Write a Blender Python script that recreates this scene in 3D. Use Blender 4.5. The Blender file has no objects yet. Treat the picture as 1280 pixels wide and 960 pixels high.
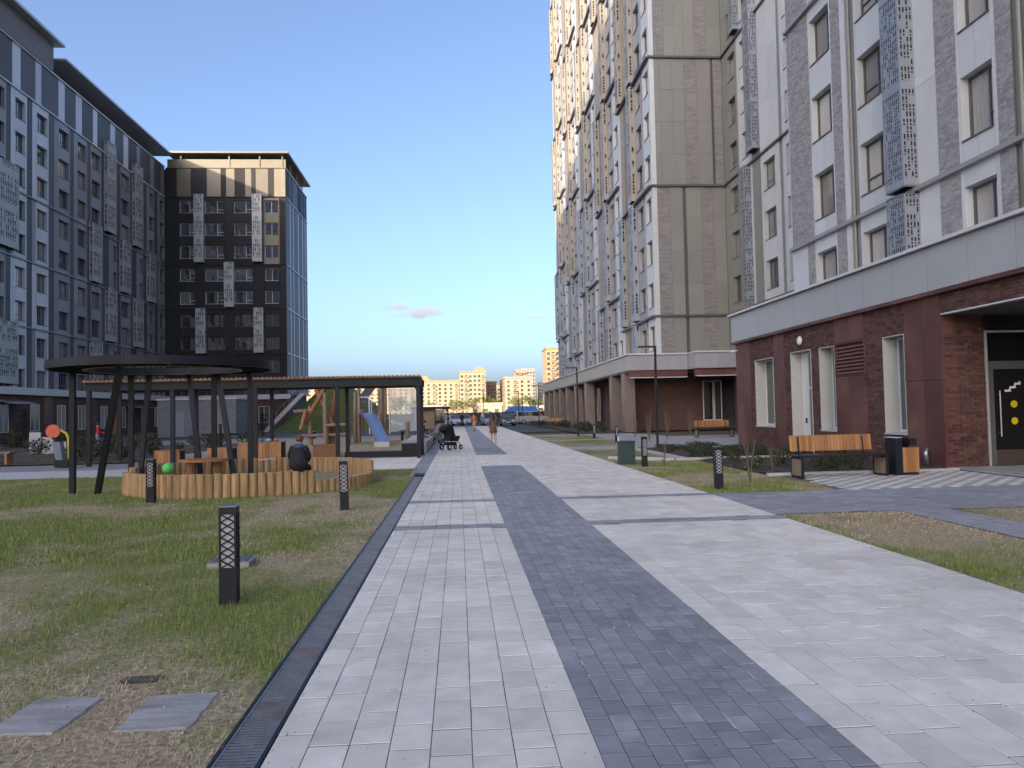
import bpy, math, random
import numpy as np
from mathutils import Vector, Matrix, noise
R = math.radians
rnd = random.Random(7)
scene = bpy.context.scene
col = scene.collection

# ------------------------------------------------------------------ camera
CAM_H = 1.6; FPX = 961.0
ps, th, rl = R(3.98), R(2.12), R(1.2)
cF = Vector((math.sin(ps)*math.cos(th), math.cos(ps)*math.cos(th), math.sin(th)))
r0 = Vector((math.cos(ps), -math.sin(ps), 0)); u0 = r0.cross(cF)
cR = math.cos(rl)*r0 - math.sin(rl)*u0; cU = math.sin(rl)*r0 + math.cos(rl)*u0
cam = bpy.data.cameras.new('camera'); camo = bpy.data.objects.new('camera', cam); col.objects.link(camo)
cam.sensor_width = 36; cam.lens = FPX*36/1280; cam.clip_end = 6000; cam.clip_start = 0.05
m = Matrix((cR, cU, -cF)).transposed().to_4x4(); m.translation = (0, 0, CAM_H); camo.matrix_world = m
scene.camera = camo
def px_dir(x, y): return (cF*FPX + cR*(x-640) - cU*(y-480)).normalized()

# ------------------------------------------------------------------ light
SUN_EL, SUN_AZ = R(14), R(35)          # sun stands behind the camera, a little to the left
sdir = Vector((-math.sin(SUN_AZ)*math.cos(SUN_EL), -math.cos(SUN_AZ)*math.cos(SUN_EL), math.sin(SUN_EL)))
sl = bpy.data.lights.new('sun', 'SUN'); sl.energy = 2.0; sl.angle = R(0.5); sl.color = (1.0, 0.82, 0.60)
so = bpy.data.objects.new('sun', sl); col.objects.link(so); so.rotation_euler = sdir.to_track_quat('Z', 'Y').to_euler(); so.location = (0, 0, 90)
world = bpy.data.worlds.new('World'); scene.world = world; world.use_nodes = True
nt = world.node_tree; nt.nodes.clear()
def wn(t, **k):
    n = nt.nodes.new(t)
    for a, b in k.items(): setattr(n, a, b)
    return n
sky = wn('ShaderNodeTexSky', sky_type='NISHITA', sun_disc=False, sun_elevation=SUN_EL, sun_rotation=math.atan2(sdir.x, sdir.y),
         altitude=100, air_density=.55, dust_density=4.1, ozone_density=3.2)
bg = wn('ShaderNodeBackground'); bg.inputs['Strength'].default_value = 0.13
wout = wn('ShaderNodeOutputWorld'); geo = wn('ShaderNodeTexCoord')
def wmath(op, a, b=None, c=None):
    n = wn('ShaderNodeMath', operation=op)
    for i, v in enumerate((a, b, c)):
        if v is None: continue
        if isinstance(v, (int, float)): n.inputs[i].default_value = v
        else: nt.links.new(v, n.inputs[i])
    return n.outputs[0]
def wdot(v):
    n = wn('ShaderNodeVectorMath', operation='DOT_PRODUCT'); nt.links.new(geo.outputs['Generated'], n.inputs[0]); n.inputs[1].default_value = v
    return n.outputs['Value']
wnoise = wn('ShaderNodeTexNoise'); wnoise.inputs['Scale'].default_value = 60; wnoise.inputs['Detail'].default_value = 5
nt.links.new(geo.outputs['Generated'], wnoise.inputs['Vector'])
ccol = sky.outputs[0]
for (x, y, sw, sh, dens) in ((497, 384, 19, 5.0, .85), (529, 391, 29, 8, .95), (508, 394, 30, 3.5, .45), (668, 396, 22, 3.5, .4), (694, 411, 22, 2.5, .45), (600, 381, 60, 4, .10)):
    c = px_dir(x, y); rt = c.cross(Vector((0, 0, 1))).normalized(); up = rt.cross(c)
    a = wmath('DIVIDE', wdot(rt), sw/FPX); b = wmath('DIVIDE', wdot(up), sh/FPX)
    rr = wmath('ADD', wmath('MULTIPLY', a, a), wmath('MULTIPLY', b, b))
    rr = wmath('ADD', rr, wmath('MULTIPLY', wmath('SUBTRACT', wnoise.outputs['Fac'], .5), 3.0))
    f = wmath('MULTIPLY', wmath('SMOOTH_MAX', wmath('SUBTRACT', 1.0, rr), 0.0, .3), dens)
    f = wmath('MINIMUM', wmath('MULTIPLY', f, wmath('GREATER_THAN', wdot(c), .5)), dens)
    # lit top is warm white, underside mauve grey
    tint = wn('ShaderNodeMix', data_type='RGBA'); nt.links.new(wmath('MULTIPLY_ADD', b, .5, .5), tint.inputs['Factor'])
    tint.inputs['A'].default_value = (1.0, 1.22, 1.6, 1); tint.inputs['B'].default_value = (1.45, 1.7, 2.0, 1)
    mx = wn('ShaderNodeMix', data_type='RGBA'); nt.links.new(f, mx.inputs['Factor']); nt.links.new(ccol, mx.inputs['A']); nt.links.new(tint.outputs['Result'], mx.inputs['B'])
    ccol = mx.outputs['Result']
wb = wn('ShaderNodeMix', data_type='RGBA', blend_type='MULTIPLY'); wb.inputs['Factor'].default_value = 1; wb.inputs['B'].default_value = (1.15, 1.0, .865, 1)   # white balance
nt.links.new(ccol, wb.inputs['A']); ccol = wb.outputs['Result']
nt.links.new(ccol, bg.inputs['Color']); nt.links.new(bg.outputs[0], wout.inputs['Surface'])
vs = scene.view_settings; vs.view_transform = 'Standard'; vs.look = 'None'; vs.gamma = 1; vs.use_curve_mapping = False; vs.exposure = 2.0

# ------------------------------------------------------------------ materials
MATS = {}
def mat(name, base, rough=.6, var=.12, scale=3.0, bump=0, metal=0, obj_rand=0, isl_rand=0, spec=.4, second=None, stretch=(1, 1, 1), detail=5, bscale=None, mask=(.45, .65), wvar=0):
    """Principled surface: base colour broken up by noise, optional second colour in patches, per-object or per-island tone."""
    if name in MATS: return MATS[name]
    M = bpy.data.materials.new(name); M.use_nodes = True; t = M.node_tree; N = t.nodes; L = t.links
    p = N['Principled BSDF']; p.inputs['Roughness'].default_value = rough; p.inputs['Metallic'].default_value = metal
    p.inputs['Specular IOR Level'].default_value = spec
    tc = N.new('ShaderNodeTexCoord'); mp = N.new('ShaderNodeMapping'); mp.inputs['Scale'].default_value = stretch
    L.new(tc.outputs['Object'], mp.inputs['Vector'])
    vec = mp.outputs['Vector']
    if obj_rand:
        oi = N.new('ShaderNodeObjectInfo'); ad = N.new('ShaderNodeVectorMath'); ad.operation = 'ADD'
        sc = N.new('ShaderNodeMath'); sc.operation = 'MULTIPLY'; sc.inputs[1].default_value = 37.0; L.new(oi.outputs['Random'], sc.inputs[0])
        L.new(vec, ad.inputs[0]); L.new(sc.outputs[0], ad.inputs[1]); vec = ad.outputs[0]
    nz = N.new('ShaderNodeTexNoise'); nz.inputs['Scale'].default_value = scale; nz.inputs['Detail'].default_value = detail; L.new(vec, nz.inputs['Vector'])
    rm = N.new('ShaderNodeMapRange'); L.new(nz.outputs['Fac'], rm.inputs['Value'])
    rm.inputs['From Min'].default_value = .25; rm.inputs['From Max'].default_value = .75
    rm.inputs['To Min'].default_value = 1-var; rm.inputs['To Max'].default_value = 1+var
    val = rm.outputs[0]
    for amt, typ in ((obj_rand, 'o'), (isl_rand, 'i')):
        if not amt: continue
        src = (N.new('ShaderNodeObjectInfo') if typ == 'o' else N.new('ShaderNodeNewGeometry')).outputs['Random' if typ == 'o' else 'Random Per Island']
        r2 = N.new('ShaderNodeMapRange'); L.new(src, r2.inputs['Value']); r2.inputs['To Min'].default_value = 1-amt; r2.inputs['To Max'].default_value = 1+amt
        mu = N.new('ShaderNodeMath'); mu.operation = 'MULTIPLY'; L.new(val, mu.inputs[0]); L.new(r2.outputs[0], mu.inputs[1]); val = mu.outputs[0]
    if wvar:        # stains that run across neighbouring pieces
        gp = N.new('ShaderNodeNewGeometry')
        for sc_, lo, hi in ((.55, 1-wvar, 1+wvar*.35), (2.3, 1-wvar*.55, 1+wvar*.3)):
            nw = N.new('ShaderNodeTexNoise'); nw.inputs['Scale'].default_value = sc_; nw.inputs['Detail'].default_value = 7; nw.inputs['Roughness'].default_value = .65; L.new(gp.outputs['Position'], nw.inputs['Vector'])
            rw = N.new('ShaderNodeMapRange'); rw.inputs['From Min'].default_value = .36; rw.inputs['From Max'].default_value = .62; rw.inputs['To Min'].default_value = lo; rw.inputs['To Max'].default_value = hi; L.new(nw.outputs['Fac'], rw.inputs['Value'])
            mu = N.new('ShaderNodeMath'); mu.operation = 'MULTIPLY'; L.new(val, mu.inputs[0]); L.new(rw.outputs[0], mu.inputs[1]); val = mu.outputs[0]
    colr = N.new('ShaderNodeMix'); colr.data_type = 'RGBA'; colr.blend_type = 'MULTIPLY'; colr.inputs['Factor'].default_value = 1
    if second:
        n2 = N.new('ShaderNodeTexNoise'); n2.inputs['Scale'].default_value = scale*.43; n2.inputs['Detail'].default_value = 6; L.new(vec, n2.inputs['Vector'])
        r3 = N.new('ShaderNodeMapRange'); L.new(n2.outputs['Fac'], r3.inputs['Value']); r3.inputs['From Min'].default_value = mask[0]; r3.inputs['From Max'].default_value = mask[1]
        mm = N.new('ShaderNodeMix'); mm.data_type = 'RGBA'; mm.inputs['A'].default_value = (*base, 1); mm.inputs['B'].default_value = (*second, 1)
        L.new(r3.outputs[0], mm.inputs['Factor']); L.new(mm.outputs['Result'], colr.inputs['A'])
    else: colr.inputs['A'].default_value = (*base, 1)
    L.new(val, colr.inputs['B']); L.new(colr.outputs['Result'], p.inputs['Base Color'])
    if bump:
        nb = N.new('ShaderNodeTexNoise'); nb.inputs['Scale'].default_value = bscale or scale*6; nb.inputs['Detail'].default_value = 6; L.new(vec, nb.inputs['Vector'])
        bp = N.new('ShaderNodeBump'); bp.inputs['Strength'].default_value = bump; bp.inputs['Distance'].default_value = .01
        L.new(nb.outputs['Fac'], bp.inputs['Height']); L.new(bp.outputs[0], p.inputs['Normal'])
    MATS[name] = M; return M
def brickmat(name, c1, c2, mortar, bw=.25, rh=.075):
    M = bpy.data.materials.new(name); M.use_nodes = True; t = M.node_tree; N = t.nodes; L = t.links; p = N['Principled BSDF']; p.inputs['Roughness'].default_value = .8
    tc = N.new('ShaderNodeTexCoord'); sp = N.new('ShaderNodeSeparateXYZ'); cb = N.new('ShaderNodeCombineXYZ'); L.new(tc.outputs['Object'], sp.inputs[0])
    ad = N.new('ShaderNodeMath'); L.new(sp.outputs['X'], ad.inputs[0]); L.new(sp.outputs['Y'], ad.inputs[1])
    L.new(ad.outputs[0], cb.inputs['X']); L.new(sp.outputs['Z'], cb.inputs['Y'])
    b = N.new('ShaderNodeTexBrick'); L.new(cb.outputs[0], b.inputs['Vector']); b.inputs['Scale'].default_value = 1
    b.inputs['Brick Width'].default_value = bw; b.inputs['Row Height'].default_value = rh; b.inputs['Mortar Size'].default_value = .007
    b.inputs['Color1'].default_value = (*c1, 1); b.inputs['Color2'].default_value = (*c2, 1); b.inputs['Mortar'].default_value = (*mortar, 1)
    L.new(b.outputs['Color'], p.inputs['Base Color'])
    bp = N.new('ShaderNodeBump'); bp.inputs['Strength'].default_value = .6; bp.inputs['Distance'].default_value = .01; bp.invert = True
    L.new(b.outputs['Fac'], bp.inputs['Height']); L.new(bp.outputs[0], p.inputs['Normal']); MATS[name] = M; return M
def glassmat(name, dark, rough=.03, clear=.0):
    """Window glass: mirror-like at grazing angles, dim room colour seen through."""
    M = bpy.data.materials.new(name); M.use_nodes = True; t = M.node_tree; N = t.nodes; L = t.links; p = N['Principled BSDF']
    p.inputs['Roughness'].default_value = rough; p.inputs['Specular IOR Level'].default_value = .5; p.inputs['IOR'].default_value = 2.2
    tc = N.new('ShaderNodeTexCoord'); nz = N.new('ShaderNodeTexNoise'); nz.inputs['Scale'].default_value = 1.1; L.new(tc.outputs['Object'], nz.inputs['Vector'])
    oi = N.new('ShaderNodeObjectInfo'); mu = N.new('ShaderNodeMapRange'); L.new(oi.outputs['Random'], mu.inputs['Value']); mu.inputs['To Min'].default_value = .5; mu.inputs['To Max'].default_value = 1.7
    mx = N.new('ShaderNodeMix'); mx.data_type = 'RGBA'; mx.blend_type = 'MULTIPLY'; mx.inputs['Factor'].default_value = 1; mx.inputs['A'].default_value = (*dark, 1); L.new(mu.outputs[0], mx.inputs['B'])
    L.new(mx.outputs['Result'], p.inputs['Base Color'])
    bp = N.new('ShaderNodeBump'); bp.inputs['Strength'].default_value = .05; bp.inputs['Distance'].default_value = .05; L.new(nz.outputs['Fac'], bp.inputs['Height']); L.new(bp.outputs[0], p.inputs['Normal'])
    if clear:
        tr = N.new('ShaderNodeBsdfTransparent'); mix = N.new('ShaderNodeMixShader'); fr = N.new('ShaderNodeLayerWeight'); pw = N.new('ShaderNodeMath'); pw.operation = 'POWER'; pw.inputs[1].default_value = 3.5; L.new(fr.outputs['Facing'], pw.inputs[0])
        mr = N.new('ShaderNodeMapRange'); L.new(pw.outputs[0], mr.inputs['Value']); mr.inputs['To Min'].default_value = 1-clear; mr.inputs['To Max'].default_value = 1
        L.new(mr.outputs[0], mix.inputs[0]); L.new(tr.outputs[0], mix.inputs[1]); L.new(p.outputs[0], mix.inputs[2]); L.new(mix.outputs[0], N['Material Output'].inputs['Surface'])
    MATS[name] = M; return M
WHITE = mat('light_panel', (.46, .49, .51), .42, .06, 1.5, obj_rand=.07)
BEIGE = mat('beige_panel', (.195, .203, .187), .40, .05, 1.2, obj_rand=.06)
GREYP = mat('grey_panel', (.27, .28, .31), .42, .07, 1.2, obj_rand=.08)
SLATE = mat('slate_panel', (.065, .068, .082), .55, .10, 1.0, obj_rand=.18)
SLATE_L = mat('pale_slate_panel', (.47, .51, .57), .35, .06, 1.0, obj_rand=.10)
SLATE_M = mat('mid_slate_panel', (.20, .215, .245), .38, .08, 1.0, obj_rand=.14)
BLACKP = mat('black_panel', (.026, .026, .028), .6, .12, 1.0, obj_rand=.15, spec=.2)
BRONZE = mat('bronze_panel', (.17, .15, .11), .38, .10, 1.0, obj_rand=.2)
LEDGE = mat('dark_ledge', (.085, .08, .085), .45, .1)
LEDGE_L = mat('pale_ledge', (.50, .51, .53), .4, .06)
SCREEN = mat('perforated_metal', (.27, .30, .34), .45, .12, 2, metal=.35)
mat('screen_bay_shade', (.02, .022, .026), .8, .1)  # shade inside the vent screens, put in as a near-black colour
SCREEN_T = mat('tan_perforated_metal', (.31, .29, .25), .45, .14, 2, metal=.2)
CORTEN = mat('rust_brown_panel', (.085, .036, .032), .5, .28, 1.3, bump=.12, obj_rand=.10, second=(.125, .058, .048), detail=8)
REDBRICK = mat('red_brick', (.105, .050, .043), .8, .25, 9, bump=.4, isl_rand=.42, second=(.062, .034, .033), mask=(.4, .7))
MORTAR = mat('mortar', (.055, .040, .038), .9, .15, 6)
GREYBRICK = mat('grey_brick', (.275, .278, .292), .8, .2, 9, bump=.3, isl_rand=.22)
GMORTAR = mat('grey_mortar', (.15, .14, .14), .9, .15, 6)
FARBRICK = brickmat('grey_brickwork', (.165, .16, .162), (.235, .225, .225), (.11, .108, .11), .5, .15)
TANBRICK = brickmat('tan_brickwork', (.29, .24, .18), (.36, .31, .24), (.17, .15, .12), .5, .15)
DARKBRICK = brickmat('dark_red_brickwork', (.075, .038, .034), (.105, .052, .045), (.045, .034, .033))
WALLBACK = mat('backing_wall', (.05, .05, .055), .9, .1)
FRAME = mat('window_frame_grey', (.10, .10, .105), .45, .06)
FRAME_L = mat('window_frame_white', (.55, .56, .56), .4, .04)
GLASS = glassmat('window_glass', (.035, .037, .042))
GLASS_C = glassmat('curtained_glass', (.20, .19, .18))
GLASS_P = glassmat('shop_glass', (.06, .075, .075)); GLASS_P.node_tree.nodes['Principled BSDF'].inputs['IOR'].default_value = 1.7
GLASS_D = glassmat('dark_door_glass', (.008, .009, .010)); GLASS_D.node_tree.nodes['Principled BSDF'].inputs['IOR'].default_value = 1.4
GLASS_SEE = glassmat('clear_glass', (.02, .022, .024), .02, .92)
CURTAIN = mat('curtain', (.36, .355, .34), .9, .15, 2, stretch=(14, 14, .3), obj_rand=.45)
ANTH = mat('anthracite_metal', (.013, .016, .021), .5, .12, 4, spec=.22)
STEEL = mat('galvanised_steel', (.30, .31, .32), .38, .2, 9, metal=.75)
GRATE = mat('grating_steel', (.17, .19, .22), .5, .3, 5, metal=.25, second=(.16, .105, .07), mask=(.5, .7))
RUST = mat('rusty_silt', (.10, .055, .03), .9, .4, 6, second=(.03, .028, .028), mask=(.42, .6))
OAK = mat('oiled_wood', (.34, .165, .066), .55, .22, 5, bump=.15, obj_rand=.26, stretch=(6, 6, .6))
LOG = mat('log_wood', (.40, .265, .13), .7, .22, 4, bump=.3, obj_rand=.14, stretch=(7, 7, .7), second=(.30, .185, .09))
LOGTOP = mat('log_end_grain', (.43, .31, .17), .75, .18, 9, obj_rand=.1)
GREYWOOD = mat('weathered_wood', (.20, .15, .11), .8, .25, 5, bump=.3, stretch=(6, 6, .6))
REDWOOD = mat('warm_log', (.24, .115, .055), .75, .25, 5, bump=.3, stretch=(6, 6, .6))
SLABM = mat('pale_paver', (.72, .675, .595), .75, .10, 6, bump=.10, obj_rand=.085, second=(.77, .735, .665), mask=(.5, .75), bscale=120, wvar=.13)
SLABI = mat('pale_paver_field', (.72, .675, .595), .75, .10, 3, isl_rand=.085, second=(.77, .735, .665), mask=(.5, .75), wvar=.13)
BRKM = mat('grey_paver', (.28, .29, .315), .75, .16, 7, bump=.12, obj_rand=.13, second=(.36, .365, .375), mask=(.52, .78), bscale=120, wvar=.16)
BRKI = mat('grey_paver_field', (.28, .29, .315), .75, .16, 4, isl_rand=.13, second=(.36, .365, .375), mask=(.52, .78), wvar=.16)
JOINT = mat('sand_joint', (.10, .095, .085), .95, .25, 20)
EFFLO = mat('lime_bloom', (.62, .62, .62), .9, .1, 20)
CONC = mat('concrete', (.36, .36, .36), .8, .12, 3, bump=.1, second=(.29, .29, .285))
KERB = mat('kerb_stone', (.42, .42, .42), .8, .12, 3, bump=.1)
ASPH = mat('asphalt', (.075, .077, .08), .9, .2, 5, bump=.3, bscale=60)
SAND = mat('play_sand', (.36, .29, .19), .95, .15, 3, bump=.5, second=(.29, .23, .15), bscale=40)
MULCH = mat('bark_mulch', (.052, .041, .032), .95, .45, 12, bump=.9, second=(.10, .082, .064), bscale=45)
SOIL = mat('soil', (.12, .095, .062), .95, .25, 2, bump=.5, second=(.07, .08, .035))

# ------------------------------------------------------------------ mesh helpers
class MB:
    def __init__(s): s.v = []; s.f = []; s.mi = []; s.cur = 0
    def add(s, vs, fs):
        o = len(s.v); s.v += [tuple(v) for v in vs]; s.f += [tuple(i+o for i in f) for f in fs]; s.mi += [s.cur]*len(fs); return s
    def box(s, x0, x1, y0, y1, z0, z1):
        return s.add([(x0,y0,z0),(x1,y0,z0),(x1,y1,z0),(x0,y1,z0),(x0,y0,z1),(x1,y0,z1),(x1,y1,z1),(x0,y1,z1)],
                     [(0,3,2,1),(4,5,6,7),(0,1,5,4),(1,2,6,5),(2,3,7,6),(3,0,4,7)])
    def chbox(s, x0, x1, y0, y1, z0, z1, c):   # box with chamfered top edges, no bottom
        return s.add([(x0,y0,z0),(x1,y0,z0),(x1,y1,z0),(x0,y1,z0),(x0,y0,z1-c),(x1,y0,z1-c),(x1,y1,z1-c),(x0,y1,z1-c),
                      (x0+c,y0+c,z1),(x1-c,y0+c,z1),(x1-c,y1-c,z1),(x0+c,y1-c,z1)],
                     [(0,1,5,4),(1,2,6,5),(2,3,7,6),(3,0,4,7),(4,5,9,8),(5,6,10,9),(6,7,11,10),(7,4,8,11),(8,9,10,11)])
    def bar(s, a, b, w, h=None, up=(0,0,1)):
        a = Vector(a); b = Vector(b); d = (b-a).normalized(); u = Vector(up)
        if abs(d.dot(u)) > .98: u = Vector((0,1,0))
        x = d.cross(u).normalized(); y = x.cross(d); h = h or w; vs = []
        for p in (a, b):
            for i, j in ((-1,-1),(1,-1),(1,1),(-1,1)): vs.append(p + x*(w/2*i) + y*(h/2*j))
        return s.add(vs, [(3,2,1,0),(4,5,6,7),(0,1,5,4),(1,2,6,5),(2,3,7,6),(3,0,4,7)])
    def tube(s, pts, rad, n=8, caps=True):
        pts = [Vector(p) for p in pts]; k = len(pts); rad = rad if isinstance(rad, (list, tuple)) else [rad]*k; rings = []; vs = []; prev = None
        for i, p in enumerate(pts):
            d = (pts[min(i+1,k-1)] - pts[max(i-1,0)]).normalized()
            if prev is None: x = d.orthogonal().normalized()
            else: x = (prev - d*prev.dot(d)).normalized()
            prev = x; y = d.cross(x)
            vs += [p + (x*math.cos(2*math.pi*j/n) + y*math.sin(2*math.pi*j/n))*rad[i] for j in range(n)]
        fs = [(i*n+j, i*n+(j+1)%n, (i+1)*n+(j+1)%n, (i+1)*n+j) for i in range(k-1) for j in range(n)]
        if caps: fs += [tuple(range(n-1,-1,-1)), tuple(range((k-1)*n, k*n))]
        return s.add(vs, fs)
    def lathe(s, prof, n=20, c=(0,0,0)):
        k = len(prof); vs = [(c[0]+r*math.cos(2*math.pi*j/n), c[1]+r*math.sin(2*math.pi*j/n), c[2]+z) for r, z in prof for j in range(n)]
        fs = [(i*n+j, i*n+(j+1)%n, (i+1)*n+(j+1)%n, (i+1)*n+j) for i in range(k-1) for j in range(n)]
        fs += [tuple(range(n-1,-1,-1)), tuple(range((k-1)*n, k*n))]
        return s.add(vs, fs)
    def prism(s, poly, y0, y1):     # polygon in (x,z), extruded along y
        n = len(poly); vs = [(x,y0,z) for x,z in poly] + [(x,y1,z) for x,z in poly]
        return s.add(vs, [tuple(range(n)), tuple(range(2*n-1,n-1,-1))] + [(i,i+n,(i+1)%n+n,(i+1)%n) for i in range(n)])
    def blob(s, c, r, n=10, k=6, sq=1.0):
        prof = [(max(.001, math.sin(math.pi*i/k))*r[0], -math.cos(math.pi*i/k)*r[2]) for i in range(k+1)]
        vs = [(c[0]+p*math.cos(2*math.pi*j/n), c[1]+p*math.sin(2*math.pi*j/n)*r[1]/r[0], c[2]+z) for p, z in prof for j in range(n)]
        return s.add(vs, [(i*n+j, i*n+(j+1)%n, (i+1)*n+(j+1)%n, (i+1)*n+j) for i in range(k) for j in range(n)])
    def mesh(s, name, mats, smooth=False):
        me = bpy.data.meshes.new(name); me.from_pydata(s.v, [], s.f)
        for M in (mats if isinstance(mats, (list, tuple)) else [mats]): me.materials.append(M)
        if any(s.mi): me.polygons.foreach_set('material_index', s.mi)
        if smooth: me.polygons.foreach_set('use_smooth', [True]*len(s.f))
        me.update(); return me
    def build(s, name, mats, parent=None, loc=(0,0,0), rz=0, smooth=False):
        return link(name, s.mesh(name, mats, smooth), parent, loc, rz)
def link(name, me, parent=None, loc=(0,0,0), rz=0):
    o = bpy.data.objects.new(name, me); col.objects.link(o); o.parent = parent; o.location = loc
    if rz: o.rotation_euler.z = rz
    return o
def tag(o, label, cat, group=None):
    o['label'] = label; o['category'] = cat
    if group: o['group'] = group
    return o
def thing(name, label, cat, loc=(0,0,0), rz=0, group=None):
    return tag(link(name, None, None, loc, rz), label, cat, group)
def struct(name, mb, M): o = mb.build(name, M); o['kind'] = 'structure'; return o
def copy_thing(o, loc, rz=None, label=None):
    def cp(a, par):
        c = a.copy(); col.objects.link(c); c.parent = par
        for ch in kids.get(a, ()): cp(ch, c)
        return c
    kids = {}
    for x in list(col.objects):
        if x.parent: kids.setdefault(x.parent, []).append(x)
    c = cp(o, None); c.location = loc
    if rz is not None: c.rotation_euler.z = rz
    if label: c['label'] = label
    return c
BOXC = {}
def boxmesh(w, d, h, M, nm):
    k = (round(w,3), round(d,3), round(h,3), M.name)
    if k not in BOXC: BOXC[k] = MB().box(0, w, 0, d, 0, h).mesh(nm, M)
    return BOXC[k]
def bx(name, parent, M, x0, x1, y0, y1, z0, z1):
    p = parent.location if parent else Vector()
    return link(name, boxmesh(x1-x0, y1-y0, z1-z0, M, name), parent, (x0-p.x, y0-p.y, z0-p.z))

# facade in local coords: u along the wall, outward = local -y
class Facade:
    def __init__(s, parent, face, plane):
        s.p = parent; s.face = face; s.plane = plane; s.rz = {'-Y': 0, '-X': -math.pi/2, '+X': math.pi/2}[face]
    def place(s, name, me, u0, u1, z0, out=0, parent=None):
        pl = s.p.location
        if s.face == '-Y': loc = (u0-pl.x, s.plane-out-pl.y, z0-pl.z)
        elif s.face == '-X': loc = (s.plane-out-pl.x, u1-pl.y, z0-pl.z)
        else: loc = (s.plane+out-pl.x, u0-pl.y, z0-pl.z)
        return link(name, me, s.p, loc, s.rz)
    def piece(s, name, u0, u1, z0, z1, M, out=0, back=.34):
        g = .006
        return s.place(name, boxmesh(u1-u0-2*g, back+out, z1-z0-2*g, M, name), u0+g, u1-g, z0+g, out)
    def window(s, u0, u1, z0, z1, style='cross', rec=.24, fm=None, glass=None, sill=True, see=False):
        w, h = u1-u0, z1-z0; fm = fm or FRAME; k = ('win', round(w,2), round(h,2), style, fm.name, sill)
        if k not in BOXC:
            b = MB(); t = .06
            b.box(0,t,0,.07,0,h).box(w-t,w,0,.07,0,h).box(t,w-t,0,.07,0,t).box(t,w-t,0,.07,h-t,h)
            if style in ('cross', 'two'): b.box(w*.5-.03,w*.5+.03,.005,.07,t,h-t)
            if style == 'cross': b.box(t,w*.5-.03,.006,.07,h*.3,h*.3+.05); b.box(w*.5+.03,w-t,.006,.07,h*.3,h*.3+.05)
            if style == 'side': b.box(w*.62,w*.62+.06,.005,.07,t,h-t); b.box(w*.62+.06,w-t,.006,.07,h*.28,h*.28+.05)
            if sill: b.box(-.005,w+.005,-rec-.05,.0,-.035,-.004)
            BOXC[k] = b.mesh('window', fm)
        wo = s.place('window', BOXC[k], u0, u1, z0, -rec)
        pk = ('pane', round(w,2), round(h,2), (glass or GLASS).name)
        if pk not in BOXC: BOXC[pk] = (MB().add([(.05,.035,.05),(w-.05,.035,.05),(w-.05,.035,h-.05),(.05,.035,h-.05)], [(0,1,2,3)]) if see else MB().box(.05,w-.05,.03,.045,.05,h-.05)).mesh('pane', glass or GLASS)
        link('pane', BOXC[pk], wo)
        if see:
            ck = ('cur', round(w,2), round(h,2))
            if ck not in BOXC:
                b = MB(); n = int(w/.035)
                pts = [(.05+(w-.1)*i/n, .066+.010*math.sin(i*1.9)) for i in range(n+1)]
                vs = [(x,y,.05) for x,y in pts]+[(x,y,h-.05) for x,y in pts]
                b.add(vs, [(i,i+1,i+n+2,i+n+1) for i in range(n)]); BOXC[ck] = b.mesh('curtain', CURTAIN)
            link('curtain', BOXC[ck], wo)
        return wo
    def screen(s, u0, u1, z0, z1, depth=.5, M=None, coarse=1.0):
        """Perforated metal box round an air-conditioner bay, real slots cut through the sheet."""
        M = M or SCREEN; w, h = u1-u0, z1-z0; k = ('scr', round(w,2), round(h,1), depth, M.name, coarse)
        if k not in BOXC:
            b = MB(); r = random.Random(int(h*10)); cw = .052*coarse; ch = .24*coarse
            def sheet(o, ax, L):
                nu = max(3, int(L/cw)); nz = max(3, int(h/ch)); o = Vector(o); ax = Vector(ax)
                for i in range(nu):
                    for j in range(nz):
                        z_0, z_1 = j*h/nz, (j+1)*h/nz; a, c = o+ax*(i*L/nu), o+ax*((i+1)*L/nu)
                        solid = i in (0, nu-1) or j % max(2, int(3.2/ch)) == 0 or i % 2 == 0
                        if solid: q = [(z_0, z_1)]
                        else:
                            zz = z_0 + (z_1-z_0)*r.uniform(.15, .45); q = [(z_0, z_0+.035*coarse), (zz, zz+.04*coarse)] if r.random() < .78 else [(z_0, z_1)]
                        for p, t in q: b.add([(a.x,a.y,p),(c.x,c.y,p),(c.x,c.y,t),(a.x,a.y,t)], [(0,1,2,3)])
            sheet((0,-depth,0), (1,0,0), w); sheet((0,0,0), (0,-1,0), depth); sheet((w,-depth,0), (0,1,0), depth)
            for z in (0, h-.05):
                b.box(0,w,-depth,-depth+.05,z,z+.05).box(0,.05,-depth+.05,0,z,z+.05).box(w-.05,w,-depth+.05,0,z,z+.05)
            b.cur = 1; b.box(.08, w-.08, -depth+.10, 0, .06, h-.06); b.cur = 0  # dark inner box stands in for the shadow behind the slots
            BOXC[k] = b.mesh('vent_screen', [M, MATS['screen_bay_shade']])
        return s.place('vent_screen', BOXC[k], u0, u1, z0, 0)
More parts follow.
